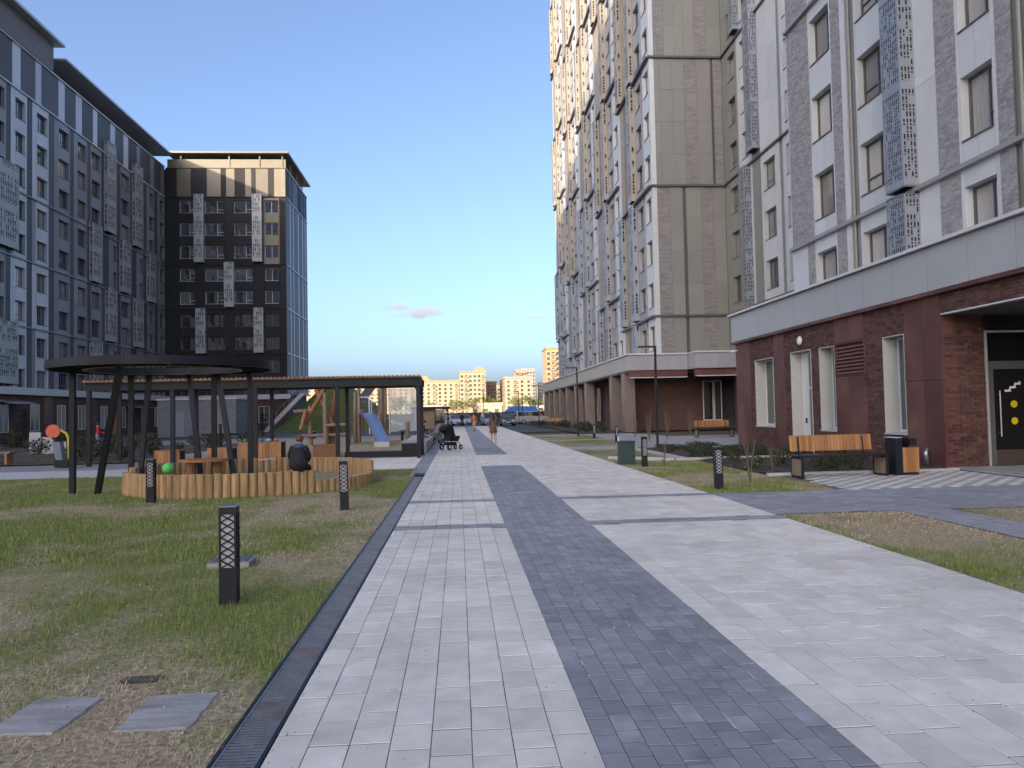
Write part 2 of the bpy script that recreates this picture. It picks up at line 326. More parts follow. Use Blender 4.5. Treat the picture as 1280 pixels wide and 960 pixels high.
    def bricks(s, u0, u1, z0, z1, M, mortar, holes=(), bw=.25, rh=.075, out=0):
        """Brickwork laid brick by brick (joined), over a mortar bed."""
        b = MB(); nz = int(round((z1-z0)/rh)); j = .011; r = random.Random(int(u0*100))
        for k in range(nz):
            za, zb = z0+k*rh+j/2, z0+(k+1)*rh-j/2; u = u0-(bw/2 if k % 2 else 0)
            while u < u1-.02:
                a, c = max(u, u0)+j/2, min(u+bw, u1)-j/2; u += bw
                segs = [(a, c)]
                for (h0, h1, h2, h3) in holes:
                    if zb > h2 and za < h3:
                        ns = []
                        for p, q in segs:
                            if q <= h0 or p >= h1: ns.append((p, q)); continue
                            if p < h0: ns.append((p, h0))
                            if q > h1: ns.append((h1, q))
                        segs = ns
                for p, q in segs:
                    if q-p < .02: continue
                    d = -r.uniform(.012, .022); x0, x1 = p-u0, q-u0
                    b.add([(x0,0,za-z0),(x1,0,za-z0),(x1,0,zb-z0),(x0,0,zb-z0),(x0,d,za-z0),(x1,d,za-z0),(x1,d,zb-z0),(x0,d,zb-z0)],
                          [(4,5,6,7),(0,1,5,4),(1,2,6,5),(2,3,7,6),(3,0,4,7)])
        o = s.place('brickwork', b.mesh('brickwork', M), u0, u1, z0, out); o['kind'] = 'stuff'
        if s.face == '-X':      # local x runs towards -Y there: mirror so that holes stay where they were measured
            o.data.transform(Matrix.Scale(-1, 4, (1,0,0)) ); o.data.transform(Matrix.Translation((u1-u0,0,0))); o.data.flip_normals()
        # mortar bed split round the holes
        us = sorted({u0, u1, *[h for q in holes for h in q[:2]]}); zs = sorted({z0, z1, *[h for q in holes for h in q[2:]]})
        for a, c in zip(us, us[1:]):
            for p, q in zip(zs, zs[1:]):
                if any(h0 <= (a+c)/2 <= h1 and h2 <= (p+q)/2 <= h3 for h0,h1,h2,h3 in holes): continue
                s.place('mortar_bed', boxmesh(c-a, .34, q-p, mortar, 'mortar_bed'), a, c, p, out)
def in_view(x, y, z, mrg=140):
    v = Vector((x, y, z-CAM_H)); d = v.dot(cF)
    if d < .5: return False
    a, b = 640+FPX*v.dot(cR)/d, 480-FPX*v.dot(cU)/d
    return -mrg < a < 1280+mrg and -mrg < b < 960+mrg

# ================================================================== GROUND
def sheet(name, M, x0, x1, y0, y1, z): return struct(name, MB().add([(x0,y0,z),(x1,y0,z),(x1,y1,z),(x0,y1,z)], [(0,1,2,3)]), M)
sheet('ground', SOIL, -1500, 1500, -800, 3000, -.10)
sheet('asphalt_yard', ASPH, -37.9, 40, 62, 125, -.03)
sheet('plaza', mat('plaza_paving', (.22, .225, .235), .8, .12, 2, bump=.1), -37.4, -1.36, 22.96, 61.5, -.026)
sheet('street', ASPH, -200, 200, 125.4, 190, -.04)

# --- paving: columns of pale slabs, grey pavers in the middle, bands across
path = struct('path', MB().box(-.94, 4.68, -1.5, 95, -.12, -.0035), JOINT)
slabs = []; bricks = []
def bandtest(y): return any(a-.001 < y < b+.001 for a, b in BANDS)
BANDS = [(10.8, 11.2), (14.0, 14.4)]; WB = (23.4, 29.5)
def run(cols, y0, y1, lens, out, rg):
    for xa, xb in cols:
        y = y0 - rg.random()*.3
        while y < y1-.02:
            l = rg.choice(lens); e = min(y+l, y1)
            if e-max(y, y0) > .05: out.append((xa, xb, max(y, y0), e))
            y += l
def colsplit(a, b, w):
    n = max(1, round((b-a)/w)); return [(a+(b-a)*i/n, a+(b-a)*(i+1)/n) for i in range(n)]
left = [(-.94, -.76)] + colsplit(-.76, .63, .2); right = colsplit(1.83, 4.68, .204); mid = colsplit(.63, 1.83, .12)
segs = [(-1.2, 10.8), (11.2, 14.0), (14.4, 23.4)]
for a, b in segs:
    run(left, a, b, (.2, .3, .3, .3, .4), slabs, rnd); run(right, a, b, (.3, .4, .4, .6), slabs, rnd)
run(colsplit(-.94, 4.68, .2), WB[0], WB[1], (.3, .4, .6), slabs, rnd)
run(left, WB[1], 95, (.3, .4, .6), slabs, rnd); run(right, WB[1], 95, (.4, .6), slabs, rnd)
run(mid, -1.2, WB[0], (.1, .15, .2, .2, .2, .24), bricks, rnd); run(mid, WB[1], 95, (.2, .2, .3), bricks, rnd)
for a, b in BANDS:
    for xa, xb in ((-.94, .63), (1.83, 4.68)): run(colsplit(xa, xb, .2), a, b, (.1, .1), bricks, rnd)
def lay(pieces, name, M, MI, parent, limit, ch, fieldname, ymin=2.2):
    pieces = sorted(pieces, key=lambda p: (p[2] < ymin, p[2] + abs((p[0]+p[1])/2)*.15)); fld = MB()
    for i, (xa, xb, ya, yb) in enumerate(pieces):
        g = .0024; gy = .0062; z = rnd.uniform(-.0009, .0012)
        if i < limit:
            k = (name, round(xb-xa, 3), round(yb-ya, 3))
            if k not in BOXC: BOXC[k] = MB().chbox(g, xb-xa-g, gy, yb-ya-gy, -.03, 0, ch).mesh(name, M)
            o = link(name, BOXC[k], parent, (xa, ya, z)); o.rotation_euler = (rnd.uniform(-.0022, .0022), rnd.uniform(-.003, .003), rnd.uniform(-.005, .005))
        else: fld.chbox(xa+g, xb-g, ya+gy, yb-gy, -.03, z, ch)
    if fld.v: fld.build(fieldname, MI, parent)['kind'] = 'stuff'
lay(slabs, 'paving_slab', SLABM, SLABI, path, 300, .0015, 'distant_paving_slabs')
lay(bricks, 'paving_brick', BRKM, BRKI, path, 300, .0015, 'distant_paving_bricks')
# lime bloom smears and white scratches left in some joints of the grey strip
sm = MB()
for i in range(46):
    x = rnd.choice(mid)[0] + rnd.uniform(-.004, .004); y = rnd.uniform(3.2, 9); l = rnd.uniform(.06, .22); w = rnd.uniform(.002, .006)
    if rnd.random() < .6: sm.add([(x-w,y,.0032),(x+w,y,.0032),(x+w*.3,y+l,.0032),(x-w*.3,y+l,.0032)], [(0,1,2,3)])
    else: sm.add([(x,y-w,.0032),(x+l*.5,y-w*.3,.0032),(x+l*.5,y+w*.5,.0032),(x,y+w,.0032)], [(0,1,2,3)])
sm.build('lime_streaks', EFFLO, path)['kind'] = 'stuff'

# grit and dry crumbs swept along the joints
gr_ = MB(); rg_ = random.Random(21)
for i in range(700):
    y = 2.6+rg_.random()**1.6*16; x = rg_.uniform(-.9, 4.6) if rg_.random() < .55 else rg_.choice((-.9, 4.62))+rg_.gauss(0, .06)
    if not -.93 < x < 4.67: continue
    r_ = rg_.uniform(.0025, .007)*(1 if y < 8 else 1.5); a = rg_.random()*6
    gr_.add([(x+r_*math.cos(a), y+r_*math.sin(a), .0015), (x+r_*math.cos(a+2.2), y+r_*math.sin(a+2.2), .0015), (x+r_*1.4*math.cos(a+4.1), y+r_*1.4*math.sin(a+4.1), .0015), (x, y, .0015+r_*.8)], [(0,1,3),(1,2,3),(2,0,3)])
gr_.build('grit', mat('grit_crumbs', (.20, .165, .115), .9, .3, 20, isl_rand=.6), path)['kind'] = 'stuff'

# --- side paths to the right
side = struct('side_path', MB().box(4.69, 11.9, 11.3, 14.2, -.12, -.0035).box(6.6, 7.42, -1.5, 11.29, -.12, -.0035), JOINT)
sb = []
run(colsplit(4.69, 11.9, .2), 11.3, 14.2, (.1, .1, .2), sb, rnd); run(colsplit(6.6, 7.42, .12), -1, 11.29, (.2, .2, .24), sb, rnd)
lay(sb, 'paving_brick', BRKM, BRKI, side, 300, .0015, 'distant_paving_bricks', 8)
chk = struct('checker_paving', MB().add([(7.2,14.21,-.012),(11.85,14.21,-.012),(11.85,17.6,-.012),(7.45,17.6,-.012),(7.45,16.2,-.012)], [(0,1,2,3,4)]), JOINT)
cl, cd = [], []
for i, (xa, xb) in enumerate(colsplit(7.22, 11.84, .2)):
    for j, (ya, yb) in enumerate(colsplit(14.22, 17.58, .2)):
        if xa < 7.2+(ya-14.2)*.13: continue
        ((cl if (i+j) % 2 else cd)).append((xa, xb, ya, yb))
lay(cl, 'paving_slab', SLABM, SLABI, chk, 300, .0015, 'paving_slab_field', 0)
lay(cd, 'grey_slab', mat('mid_grey_paver', (.30, .305, .315), .75, .1, 6, obj_rand=.1), SLABI, chk, 300, .0015, 'grey_slab_field', 0)
struct('entrance_terrace', MB().box(11.95, 19.5, 8, 18.2, -.1, .03), CONC)
struct('terrace_channel', MB().box(11.86, 11.94, 8, 18.0, -.1, .006), ANTH)
for nm, (x0, x1, y0, y1) in {'cross_walk': (4.69, 12.4, 31.9, 34.9), 'thin_walk': (4.69, 8.4, 42.4, 43.3), 'back_walk': (12.4, 19.8, 34, 45), 'far_walk': (4.69, 11.9, 50.8, 53)}.items():
    struct(nm, MB().box(x0, x1, y0, y1, -.1, -.002), CONC)
struct('bench_walk', MB().box(8.4, 12.4, 35.0, 50.7, -.1, -.006), CONC)
struct('kerb', MB().box(7.02, 7.16, 23.9, 31.8, -.1, .07).bar((5.0,25.6,.02), (6.75,23.8,.02), .16, .1).box(6.75, 11.9, 23.7, 23.86, -.1, .07).box(7.2, 11.9, 17.62, 17.74, -.1, .05), KERB)
struct('edge_strip', MB().box(-1.35, -.95, 20.6, 61.5, -.1, -.004), BRKI)
struct('play_path', MB().box(-20, -1.36, 23.0, 26.2, -.1, -.008), mat('pale_paving', (.45, .45, .445), .8, .1, 4))
pf = []; run(colsplit(-9.5, -1.37, .4), 23.0, 29.2, (.4, .6), pf, rnd)
pv = struct('play_paving', MB().box(-9.5, -1.37, 23.0, 29.2, -.1, -.0055), JOINT)
lay(pf, 'paving_slab', SLABM, SLABI, pv, 300, .005, 'distant_paving_slabs', 0)
struct('sand_court', MB().box(-12.5, -1.95, 31.6, 53, -.1, .012), SAND)

# --- drain along the lawn: channel frame and grating sections
drain = thing('drain_channel', 'long steel drainage grating with rust tint between lawn and pale paving', 'drain', (-1.06, 0, 0))
MB().box(-.111, .096, -1.5, 20.6, -.16, -.05).build('silt', RUST, drain)
MB().box(-.13, -.112, -1.5, 20.6, -.16, .002).box(.097, .115, -1.5, 20.6, -.16, .002).build('channel', ANTH, drain)
gm = MB(); gm.box(-.108,-.096,.004,.996,-.03,0).box(.082,.094,.004,.996,-.03,0)
for i in range(29): gm.box(-.096,.082,.01+i*.0345,.01+i*.0345+.012,-.022,-.001)
for x in (-.04, .02): gm.box(x,x+.006,.008,.992,-.028,-.004)
gme = gm.mesh('grate', GRATE)
for i in range(22): link('grate', gme, drain, (0, -1.4+i, 0))
MB().box(-.125,.11,20.0,20.55,.003,.05).build('end_cover', ANTH, drain)

# --- lawns with bare straw patches
def green(x, y):
    a = noise.noise((x*.55+3, y*.38+9, 1.2)); b = noise.noise((x*1.7, y*1.5, 5.1)); c = noise.noise((x*5.0, y*5.0, 2.2)); g = .53 + a*1.15 + b*.7 + c*.4
    if x < 0:
        if x > -1.9: g -= .34*(1-(-1.2-x)/.7)                     # worn strip beside the drain
        if y < 5.2: g -= .22
        if y > 15.2: g += .30
        g += .55*math.exp(-((x+1.6)**2*2.5+(y-7.4)**2*.9))
    else: g -= .12 if y > 12 else .34
    return max(0, min(1, g))
LAWN = bpy.data.materials.new('lawn_soil'); LAWN.use_nodes = True
t = LAWN.node_tree; p = t.nodes['Principled BSDF']; p.inputs['Roughness'].default_value = .95; p.inputs['Specular IOR Level'].default_value = .1
at = t.nodes.new('ShaderNodeAttribute'); at.attribute_name = 'green'; tc = t.nodes.new('ShaderNodeTexCoord')
n1 = t.nodes.new('ShaderNodeTexNoise'); n1.inputs['Scale'].default_value = 28; n1.inputs['Detail'].default_value = 8; t.links.new(tc.outputs['Object'], n1.inputs['Vector'])
ra = t.nodes.new('ShaderNodeValToRGB'); ra.color_ramp.elements[0].color = (.21, .165, .105, 1); ra.color_ramp.elements[1].color = (.52, .43, .29, 1); ra.color_ramp.elements[0].position = .3; ra.color_ramp.elements[1].position = .7
rb = t.nodes.new('ShaderNodeValToRGB'); rb.color_ramp.elements[0].color = (.11, .13, .038, 1); rb.color_ramp.elements[1].color = (.24, .27, .09, 1); rb.color_ramp.elements[0].position = .3; rb.color_ramp.elements[1].position = .7
for q in (ra, rb): t.links.new(n1.outputs['Fac'], q.inputs[0])
mx = t.nodes.new('ShaderNodeMix'); mx.data_type = 'RGBA'; t.links.new(at.outputs['Fac'], mx.inputs['Factor']); t.links.new(ra.outputs[0], mx.inputs['A']); t.links.new(rb.outputs[0], mx.inputs['B'])
t.links.new(mx.outputs['Result'], p.inputs['Base Color'])
bp = t.nodes.new('ShaderNodeBump'); bp.inputs['Strength'].default_value = .9; bp.inputs['Distance'].default_value = .02; t.links.new(n1.outputs['Fac'], bp.inputs['Height']); t.links.new(bp.outputs[0], p.inputs['Normal'])
GB = bpy.data.materials.new('grass_blade'); GB.use_nodes = True
t = GB.node_tree; p = t.nodes['Principled BSDF']; p.inputs['Roughness'].default_value = .7; p.inputs['Specular IOR Level'].default_value = .2
at = t.nodes.new('ShaderNodeAttribute'); at.attribute_name = 'tint'; at.attribute_type = 'GEOMETRY'; t.links.new(at.outputs['Color'], p.inputs['Base Color'])
def lawn(name, x0, x1, y0, y1, step, inside=None, z=0):
    nx, ny = int((x1-x0)/step)+1, int((y1-y0)/step)+1; vs = []; g = []
    for j in range(ny+1):
        for i in range(nx+1):
            x, y = x0+(x1-x0)*i/nx, y0+(y1-y0)*j/ny; vs.append((x, y, z+noise.noise((x*.8, y*.8, 0))*.012 - .012)); g.append(min(1, green(x, y)*1.05))
    fs = []
    for j in range(ny):
        for i in range(nx):
            a = j*(nx+1)+i
            if inside and not inside(x0+(x1-x0)*(i+.5)/nx, y0+(y1-y0)*(j+.5)/ny): continue
            fs.append((a, a+1, a+nx+2, a+nx+1))
    me = bpy.data.meshes.new(name); me.from_pydata(vs, [], fs); me.materials.append(LAWN)
    a = me.attributes.new('green', 'FLOAT', 'POINT'); a.data.foreach_set('value', g); o = link(name, me); o['kind'] = 'structure'; return o
def blades(name, label, n, sampler, seed):
    r = np.random.default_rng(seed); P = []; C = []
    for _ in range(n):
        s = sampler(r)
        if s is None: continue
        x, y = s; g = green(x, y); straw = r.random() > g*1.15
        if straw:
            if r.random() < .25: continue
            h = r.uniform(.005, .014); ln = r.uniform(.02, .055); c = np.array((.52, .425, .27))*r.uniform(.6, 1.25)
        else:
            h = r.uniform(.012, .042)*(.55+.6*g); ln = r.uniform(.006, .03); c = np.array((.185, .245, .07))*r.uniform(.65, 1.4)*np.array((r.uniform(.8, 1.5), 1, 1))
        d = 2.2 if y > 9 else 1.0
        a = r.uniform(0, 6.283); w = r.uniform(.0014, .003)*d; ca, sa = math.cos(a), math.sin(a)
        P.append(((x-sa*w, y+ca*w, -.015), (x+sa*w, y-ca*w, -.015), (x+ca*ln+sa*w*.3, y+sa*ln-ca*w*.3, h), (x+ca*ln-sa*w*.3, y+sa*ln+ca*w*.3, h)))
        C.append((*c, 1))
    k = len(P); me = bpy.data.meshes.new(name); V = np.array(P, dtype=np.float32).reshape(-1)
    me.vertices.add(4*k); me.vertices.foreach_set('co', V); me.loops.add(4*k); me.loops.foreach_set('vertex_index', np.arange(4*k, dtype=np.int32))
    me.polygons.add(k); me.polygons.foreach_set('loop_start', np.arange(0, 4*k, 4, dtype=np.int32)); me.update(calc_edges=True)
    a = me.attributes.new('tint', 'FLOAT_COLOR', 'POINT'); a.data.foreach_set('color', np.repeat(np.array(C, dtype=np.float32), 4, axis=0).reshape(-1))
    me.materials.append(GB); o = link(name, me); o['kind'] = 'stuff'; tag(o, label, 'grass'); return o
lawn('lawn', -22, -1.19, -1.5, 22.95, .12)
inC = lambda x, y: not (x > 7.2+(y-14.2)*.05 and y > 14.2)
lawn('lawn_strip', 4.69, 6.59, -1.5, 11.28, .12); lawn('lawn_corner', 7.43, 11.85, -1.5, 11.28, .15)
lawn('lawn_verge', 4.69, 7.55, 14.22, 24.6, .12, lambda x, y: x < 7.24+max(0, min(1, (y-14.2)/2))*.24 and y < 24.6-max(0, x-5)*.45)
for nm, y0, y1, xr in (('lawn_verge_far', 24.6, 31.88, 7.0), ('lawn_bed', 34.92, 42.38, 8.38), ('lawn_far', 43.32, 50.78, 8.38)): lawn(nm, 4.69, xr, y0, y1, .3, None if y0 > 30 else lambda x, y: x < 7.0)
def near_left(r):
    y = 2.6+20.3*r.random()**1.6; x = -1.2 - r.random()*min(14, (.62*y+.6)); return x, y
blades('lawn_grass', 'patchy green and straw grass covering the lawn beside the drain', 120000, near_left, 3)
def near_right(r):
    q = r.random()
    if q < .45: return 4.72+r.random()*1.85, 4.5+6.7*r.random()
    if q < .6: return 7.45+r.random()*4.2, 7.5+3.7*r.random()
    x, y = 4.72+r.random()*2.45, 14.25+10*r.random(); return (x, y) if y < 24.4-max(0, x-5)*.45 else None
blades('verge_grass', 'thin straw coloured grass on the verges right of the paving', 30000, near_right, 4)
# stones in the grass
for (x, y, rz, lb) in ((-2.28, 4.43, -.04, 'pale stepping slab in the grass, farther from the drain'), (-1.62, 4.41, .03, 'pale stepping slab in the grass, closer to the drain')):
    b = MB(); nn = 26
    rr_ = random.Random(int(x*100)); ed = []
    for q in range(nn):
        f_ = q/nn*4; sd_ = int(f_); k_ = f_-sd_; cx_ = ((-.19,-.25),(.19,-.25),(.19,.25),(-.19,.25)); p0, p1 = cx_[sd_], cx_[(sd_+1) % 4]
        ed.append((p0[0]+(p1[0]-p0[0])*k_+rr_.uniform(-.008,.008), p0[1]+(p1[1]-p0[1])*k_+rr_.uniform(-.008,.008)))
    b.add([(a_, c_, -.04) for a_, c_ in ed]+[(a_, c_, .000) for a_, c_ in ed]+[(a_*.97, c_*.98, .005) for a_, c_ in ed], [(q,(q+1)%nn,nn+(q+1)%nn,nn+q) for q in range(nn)]+[(nn+q,nn+(q+1)%nn,2*nn+(q+1)%nn,2*nn+q) for q in range(nn)]+[tuple(range(2*nn,3*nn))])
    tag(b.build('stepping_stone', mat('slate_stone', (.34, .335, .335), .85, .28, 5, bump=.5, second=(.22, .21, .20), obj_rand=.08, stretch=(.6, 2.2, 1), bscale=25), None, (x, y, 0), rz), lb, 'stepping stone', 'stepping stones in the lawn')
hat = thing('utility_hatch', 'raised galvanised utility hatch lid on the lawn behind the lattice bollard', 'hatch', (-2.52, 8.72, 0), .05)
MB().chbox(-.22, .22, -.2, .2, -.03, .05, .008).build('collar', STEEL, hat)
MB().box(-.18, .18, -.16, .16, .051, .058).build('lid', mat('lid_plate', (.13, .14, .155), .5, .2, 8, metal=.5), hat)
tag(MB().add([(-.12,-.05,.002),(.1,-.06,.004),(.13,.05,.004),(-.1,.06,.002)], [(0,1,2,3)]).build('dark_grass_patch', mat('dark_patch_sheet', (.085, .08, .065), .9, .3, 12), None, (-2.0, 4.98, -.004)), 'small dark patch lying flat in the bare grass', 'patch')  # thin dark sheet for a faint dark patch in the grass
pb = MB()
for i in range(26): pb.blob((-1.3-rnd.random()*1.8, 3.6+rnd.random()*5, .006), (rnd.uniform(.006,.014),)*2+(.006,), 6, 4)
o = pb.build('pebbles', KERB, None, smooth=True); o['kind'] = 'stuff'; tag(o, 'scattered small pale pebbles lying in the thin grass', 'pebbles')

# --- planting beds
def bed(name, x0, x1, y0, y1, z=.02, st=.25):
    nx, ny = int((x1-x0)/st)+1, int((y1-y0)/st)+1
    vs = [(x0+(x1-x0)*i/nx, y0+(y1-y0)*j/ny, z+.05*noise.noise((i*.5+x0, j*.5, 3))) for j in range(ny+1) for i in range(nx+1)]
    fs = [(j*(nx+1)+i, j*(nx+1)+i+1, (j+1)*(nx+1)+i+1, (j+1)*(nx+1)+i) for j in range(ny) for i in range(nx)]
    return struct(name, MB().add(vs, fs), MULCH)
bed('bed_by_bench', 7.3, 11.9, 17.75, 23.65); bed('bed_by_wing', 7.17, 11.85, 23.9, 31.8)
bed('bed_left', -24, -12.6, 30, 49.5); bed('bed_far_left', -34, -24.4, 33, 60); bed('bed_tower', 8.5, 11.8, 53.2, 106)

# ================================================================== BUILDINGS
FH = 3.2
# ---- near right wing
NW = thing('apartment_wing', 'white panelled apartment wing with grey brick strips above a red brick ground floor', 'building', (12, 24, 0))
X1 = 14.7; N1 = Facade(NW, '-X', X1); Y0, Y1 = 4.0, 32.4
bx('backing_wall', NW, WALLBACK, X1+.335, 30, Y0, Y1-.01, 4.6, 28.2)
bx('end_wall', NW, WHITE, X1, 30, Y1, Y1+.1, 5.5, 28.2)
secs = [(5.5, 8.4), (8.4, 18.0), (18.0, 27.6)]
sills = [5.96+FH*k for k in range(7)]
def wincol(F, u0, u1, z0, z1, M, wu0, wu1, wh=1.85, sill0=5.96, fh=FH, name='panel', see=True, style='cross', split=True, glass=None, fm=None, rec=.24, skip=False):
    """One bay: jamb panels, spandrels between the windows, and the windows of the storeys in z0..z1."""
    zs = []; k = 0
    while sill0+fh*k < z1-.6:
        if sill0+fh*k > z0-.4: zs.append(sill0+fh*k)
        k += 1
    zs = [s for s in zs if s+wh < z1]
    if wu0-u0 > .03: F.piece('jamb_panel', u0, wu0, z0, z1, M)
    if u1-wu1 > .03: F.piece('jamb_panel', wu1, u1, z0, z1, M)
    lo = z0
    for s in zs:
        if s-lo > .05:
            if split and s-lo > .5: F.piece('spandrel_panel', wu0, (wu0+wu1)/2, lo, s, M); F.piece('spandrel_panel', (wu0+wu1)/2, wu1, lo, s, M)
            else: F.piece('spandrel_panel', wu0, wu1, lo, s, M)
        wx = F.plane if F.face != '-Y' else (wu0+wu1)/2; wy = (wu0+wu1)/2 if F.face != '-Y' else F.plane
        if in_view(wx, wy, s+1): F.window(wu0, wu1, s+.005, s+wh-.005, style, rec, fm, glass or (GLASS_SEE if see else (GLASS_C if rnd.random() < .45 else GLASS)), True, see)
        lo = s+wh
    if z1-lo > .05: F.piece('spandrel_panel', wu0, wu1, lo, z1, M)
def panelcol(F, u0, u1, z0, z1, M, h=3.2, name='panel', out=0):
    n = max(1, round((z1-z0)/h))
    for i in range(n): F.piece(name, u0, u1, z0+(z1-z0)*i/n, z0+(z1-z0)*(i+1)/n, M, out)
for si, (z0, z1) in enumerate(secs):
    dz = 0.03
    z0b = z0+.09 if si else z0
    if si == 0:
        panelcol(N1, 31.0, 32.4, z0b, z1, WHITE); N1.bricks(30.4, 31.0, z0b, z1, GREYBRICK, GMORTAR)
    else: N1.bricks(30.4, 32.4, z0b, z1, GREYBRICK, GMORTAR)
    wincol(N1, 28.5, 30.4, z0b, z1, WHITE, 28.62, 30.24, style='side')
    N1.bricks(27.8, 28.5, z0b, z1, GREYBRICK, GMORTAR)
    panelcol(N1, 27.45, 27.8, z0b, z1, WHITE)
    panelcol(N1, 26.8, 27.45, z0b, z1, BEIGE, out=-.06)
    wincol(N1, 24.6, 26.8, z0b, z1, WHITE, 24.75, 26.65)
    panelcol(N1, 23.4, 24.6, z0b, z1, WHITE); panelcol(N1, 22.15, 23.4, z0b, z1, WHITE)
    N1.bricks(21.2, 22.15, z0b, z1, GREYBRICK, GMORTAR)
    wincol(N1, 19.55, 21.2, z0b, z1, WHITE, 19.72, 21.04, style='side')
    N1.bricks(18.95, 19.55, z0b, z1, GREYBRICK, GMORTAR)
    panelcol(N1, 18.3, 18.95, z0b, z1, BEIGE, out=-.06)
    u = 18.3
    for w, M in ((1.9, WHITE), (1.2, GREYP), (1.9, WHITE), (1.2, GREYP), (2.4, WHITE), (1.2, GREYP), (2.2, WHITE), (2.3, GREYP)): panelcol(N1, u-w, u, z0b, z1, M); u -= w
for z in (8.4, 18.0, 27.6): N1.piece('ledge', Y0, Y1+.02, z-.06, z+.085, mat('grey_ledge', (.24, .245, .255), .42, .06), .17, .3)
N1.piece('parapet', Y0, Y1, 27.7, 28.3, WHITE, .02)
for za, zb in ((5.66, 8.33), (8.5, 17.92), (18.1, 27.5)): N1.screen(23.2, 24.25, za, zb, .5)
for u in (27.12, 18.62): MB().tube([(X1-.03, u, 5.6), (X1-.03, u, 27.5)], .055, 8).build('downpipe', BEIGE, NW, (-12, -24, 0))
# podium
PX_ = 12.0; N0 = Facade(NW, '-X', PX_)
bx('podium_core', NW, WALLBACK, 12.62, 30, 18.8, 32.3, 0, 4.5)
for a, b in ((30.75, 32.35), (27.45, 28.36)): panelcol(N0, a, (a+b)/2 if b-a > 1 else b, 0, 4.4, CORTEN, 4.4, 'rust_panel', .05); (panelcol(N0, (a+b)/2, b, 0, 4.4, CORTEN, 4.4, 'rust_panel', .05) if b-a > 1 else None)
holes = [(28.5, 30.3, .85, 3.5), (25.35, 26.95, .0, 3.55), (23.7, 24.75, .8, 3.52), (19.85, 20.9, .8, 3.5)]
N0.bricks(28.36, 30.75, 0, 4.4, REDBRICK, MORTAR, [holes[0]]); N0.bricks(23.65, 27.45, 0, 4.4, REDBRICK, MORTAR, holes[1:3])
N0.bricks(19.8, 21.85, 0, 4.4, REDBRICK, MORTAR, [holes[3]])
for a, b in ((21.85, 22.75), (22.75, 23.65)):
    for p, q in ((0, 2.5), (3.56, 4.4)): N0.piece('rust_panel', a, b, p, q, CORTEN, .05)
for a, b in ((18.22, 19.0), (19.0, 19.8)): N0.piece('rust_panel', a, b, 0, 2.2, CORTEN, .05); N0.piece('rust_panel', a, b, 2.2, 4.4, CORTEN, .05)
lv = N0.place('louvre', MB().box(0, 1.8, .1, .14, 0, 1.04).box(0, .04, -.05, .1, 0, 1.04).box(1.76, 1.8, -.05, .1, 0, 1.04).box(.04, 1.76, -.05, .1, 0, .04).box(.04, 1.76, -.05, .1, 1.0, 1.04).mesh('louvre', CORTEN), 21.85, 23.65, 2.51, 0)
sm_ = MB().add([(.04,-.04,.0),(1.76,-.04,0),(1.76,.06,.07),(.04,.06,.07),(.04,-.04,.02),(1.76,-.04,.02),(1.76,.06,.09),(.04,.06,.09)], [(0,1,2,3),(4,5,6,7),(0,1,5,4),(1,2,6,5),(2,3,7,6),(3,0,4,7)]).mesh('slat', mat('louvre_slat', (.16, .085, .075), .45, .1))
for i in range(8): link('slat', sm_, lv, (0, 0, .07+i*.112))
def deepwin(F, u0, u1, z0, z1, door=False):
    w, h, dp = u1-u0, z1-z0, .42; b = MB(); t = .025
    b.box(0,t,-.035,dp,0,h).box(w-t,w,-.035,dp,0,h).box(t,w-t,-.035,dp,h-t,h)
    if not door: b.box(t-.04,w-t+.04,-.06,dp,-.03,t)
    F.place('reveal', b.mesh('reveal', mat('reveal_sheet', (.40, .42, .42), .4, .05)), u0, u1, z0, 0)
    if door:
        d = F.place('door', MB().box(.03,.55,.36,.40,0,h-.03).box(.55,.61,.34,.42,0,h-.03).box(w-.09,w-.03,.34,.42,0,h-.03).box(.61,w-.09,.34,.42,2.2,2.28).box(.61,w-.09,.34,.42,h-.09,h-.03).box(.61,w-.09,.34,.42,0,.12).box(.98,1.04,.34,.42,.12,2.2).mesh('door', FRAME_L), u0, u1, z0, 0)
        link('pane', MB().box(.61,.98,.37,.385,.12,2.2).box(1.04,w-.09,.37,.385,.12,2.2).box(.61,w-.09,.37,.385,2.28,h-.09).mesh('pane', GLASS), d)
        link('handle', MB().tube([(.94,.30,.9),(.94,.30,1.5)], .015, 8).box(.93,.95,.30,.345,.95,.98).box(.93,.95,.30,.345,1.42,1.45).mesh('handle', STEEL), d)
        link('intercom', MB().box(.25,.36,.335,.36,1.0,1.18).mesh('intercom', ANTH), d)
    else: F.window(u0+.03, u1-.03, z0+.03, z1-.03, 'plain', .38, FRAME_L, GLASS_P, False)
for i, h in enumerate(holes): deepwin(N0, *h, door=(i == 1))
wl = N0.place('wall_lamp', MB().lathe([(.05,0),(.15,.005),(.16,.03),(.13,.07),(.06,.09)], 20).mesh('wall_lamp', mat('opal_lamp', (.7, .7, .68), .4, .02), True), 26.1, 26.1, 3.9, .03); wl.rotation_euler = (math.pi/2, 0, -math.pi/2)
cm = N0.place('security_camera', MB().box(-.03,.03,-.14,0,-.02,.02).tube([(0,-.12,-.03),(0,-.34,-.06)], .045, 10).mesh('security_camera', FRAME_L), 32.1, 32.1, 4.05, .06)
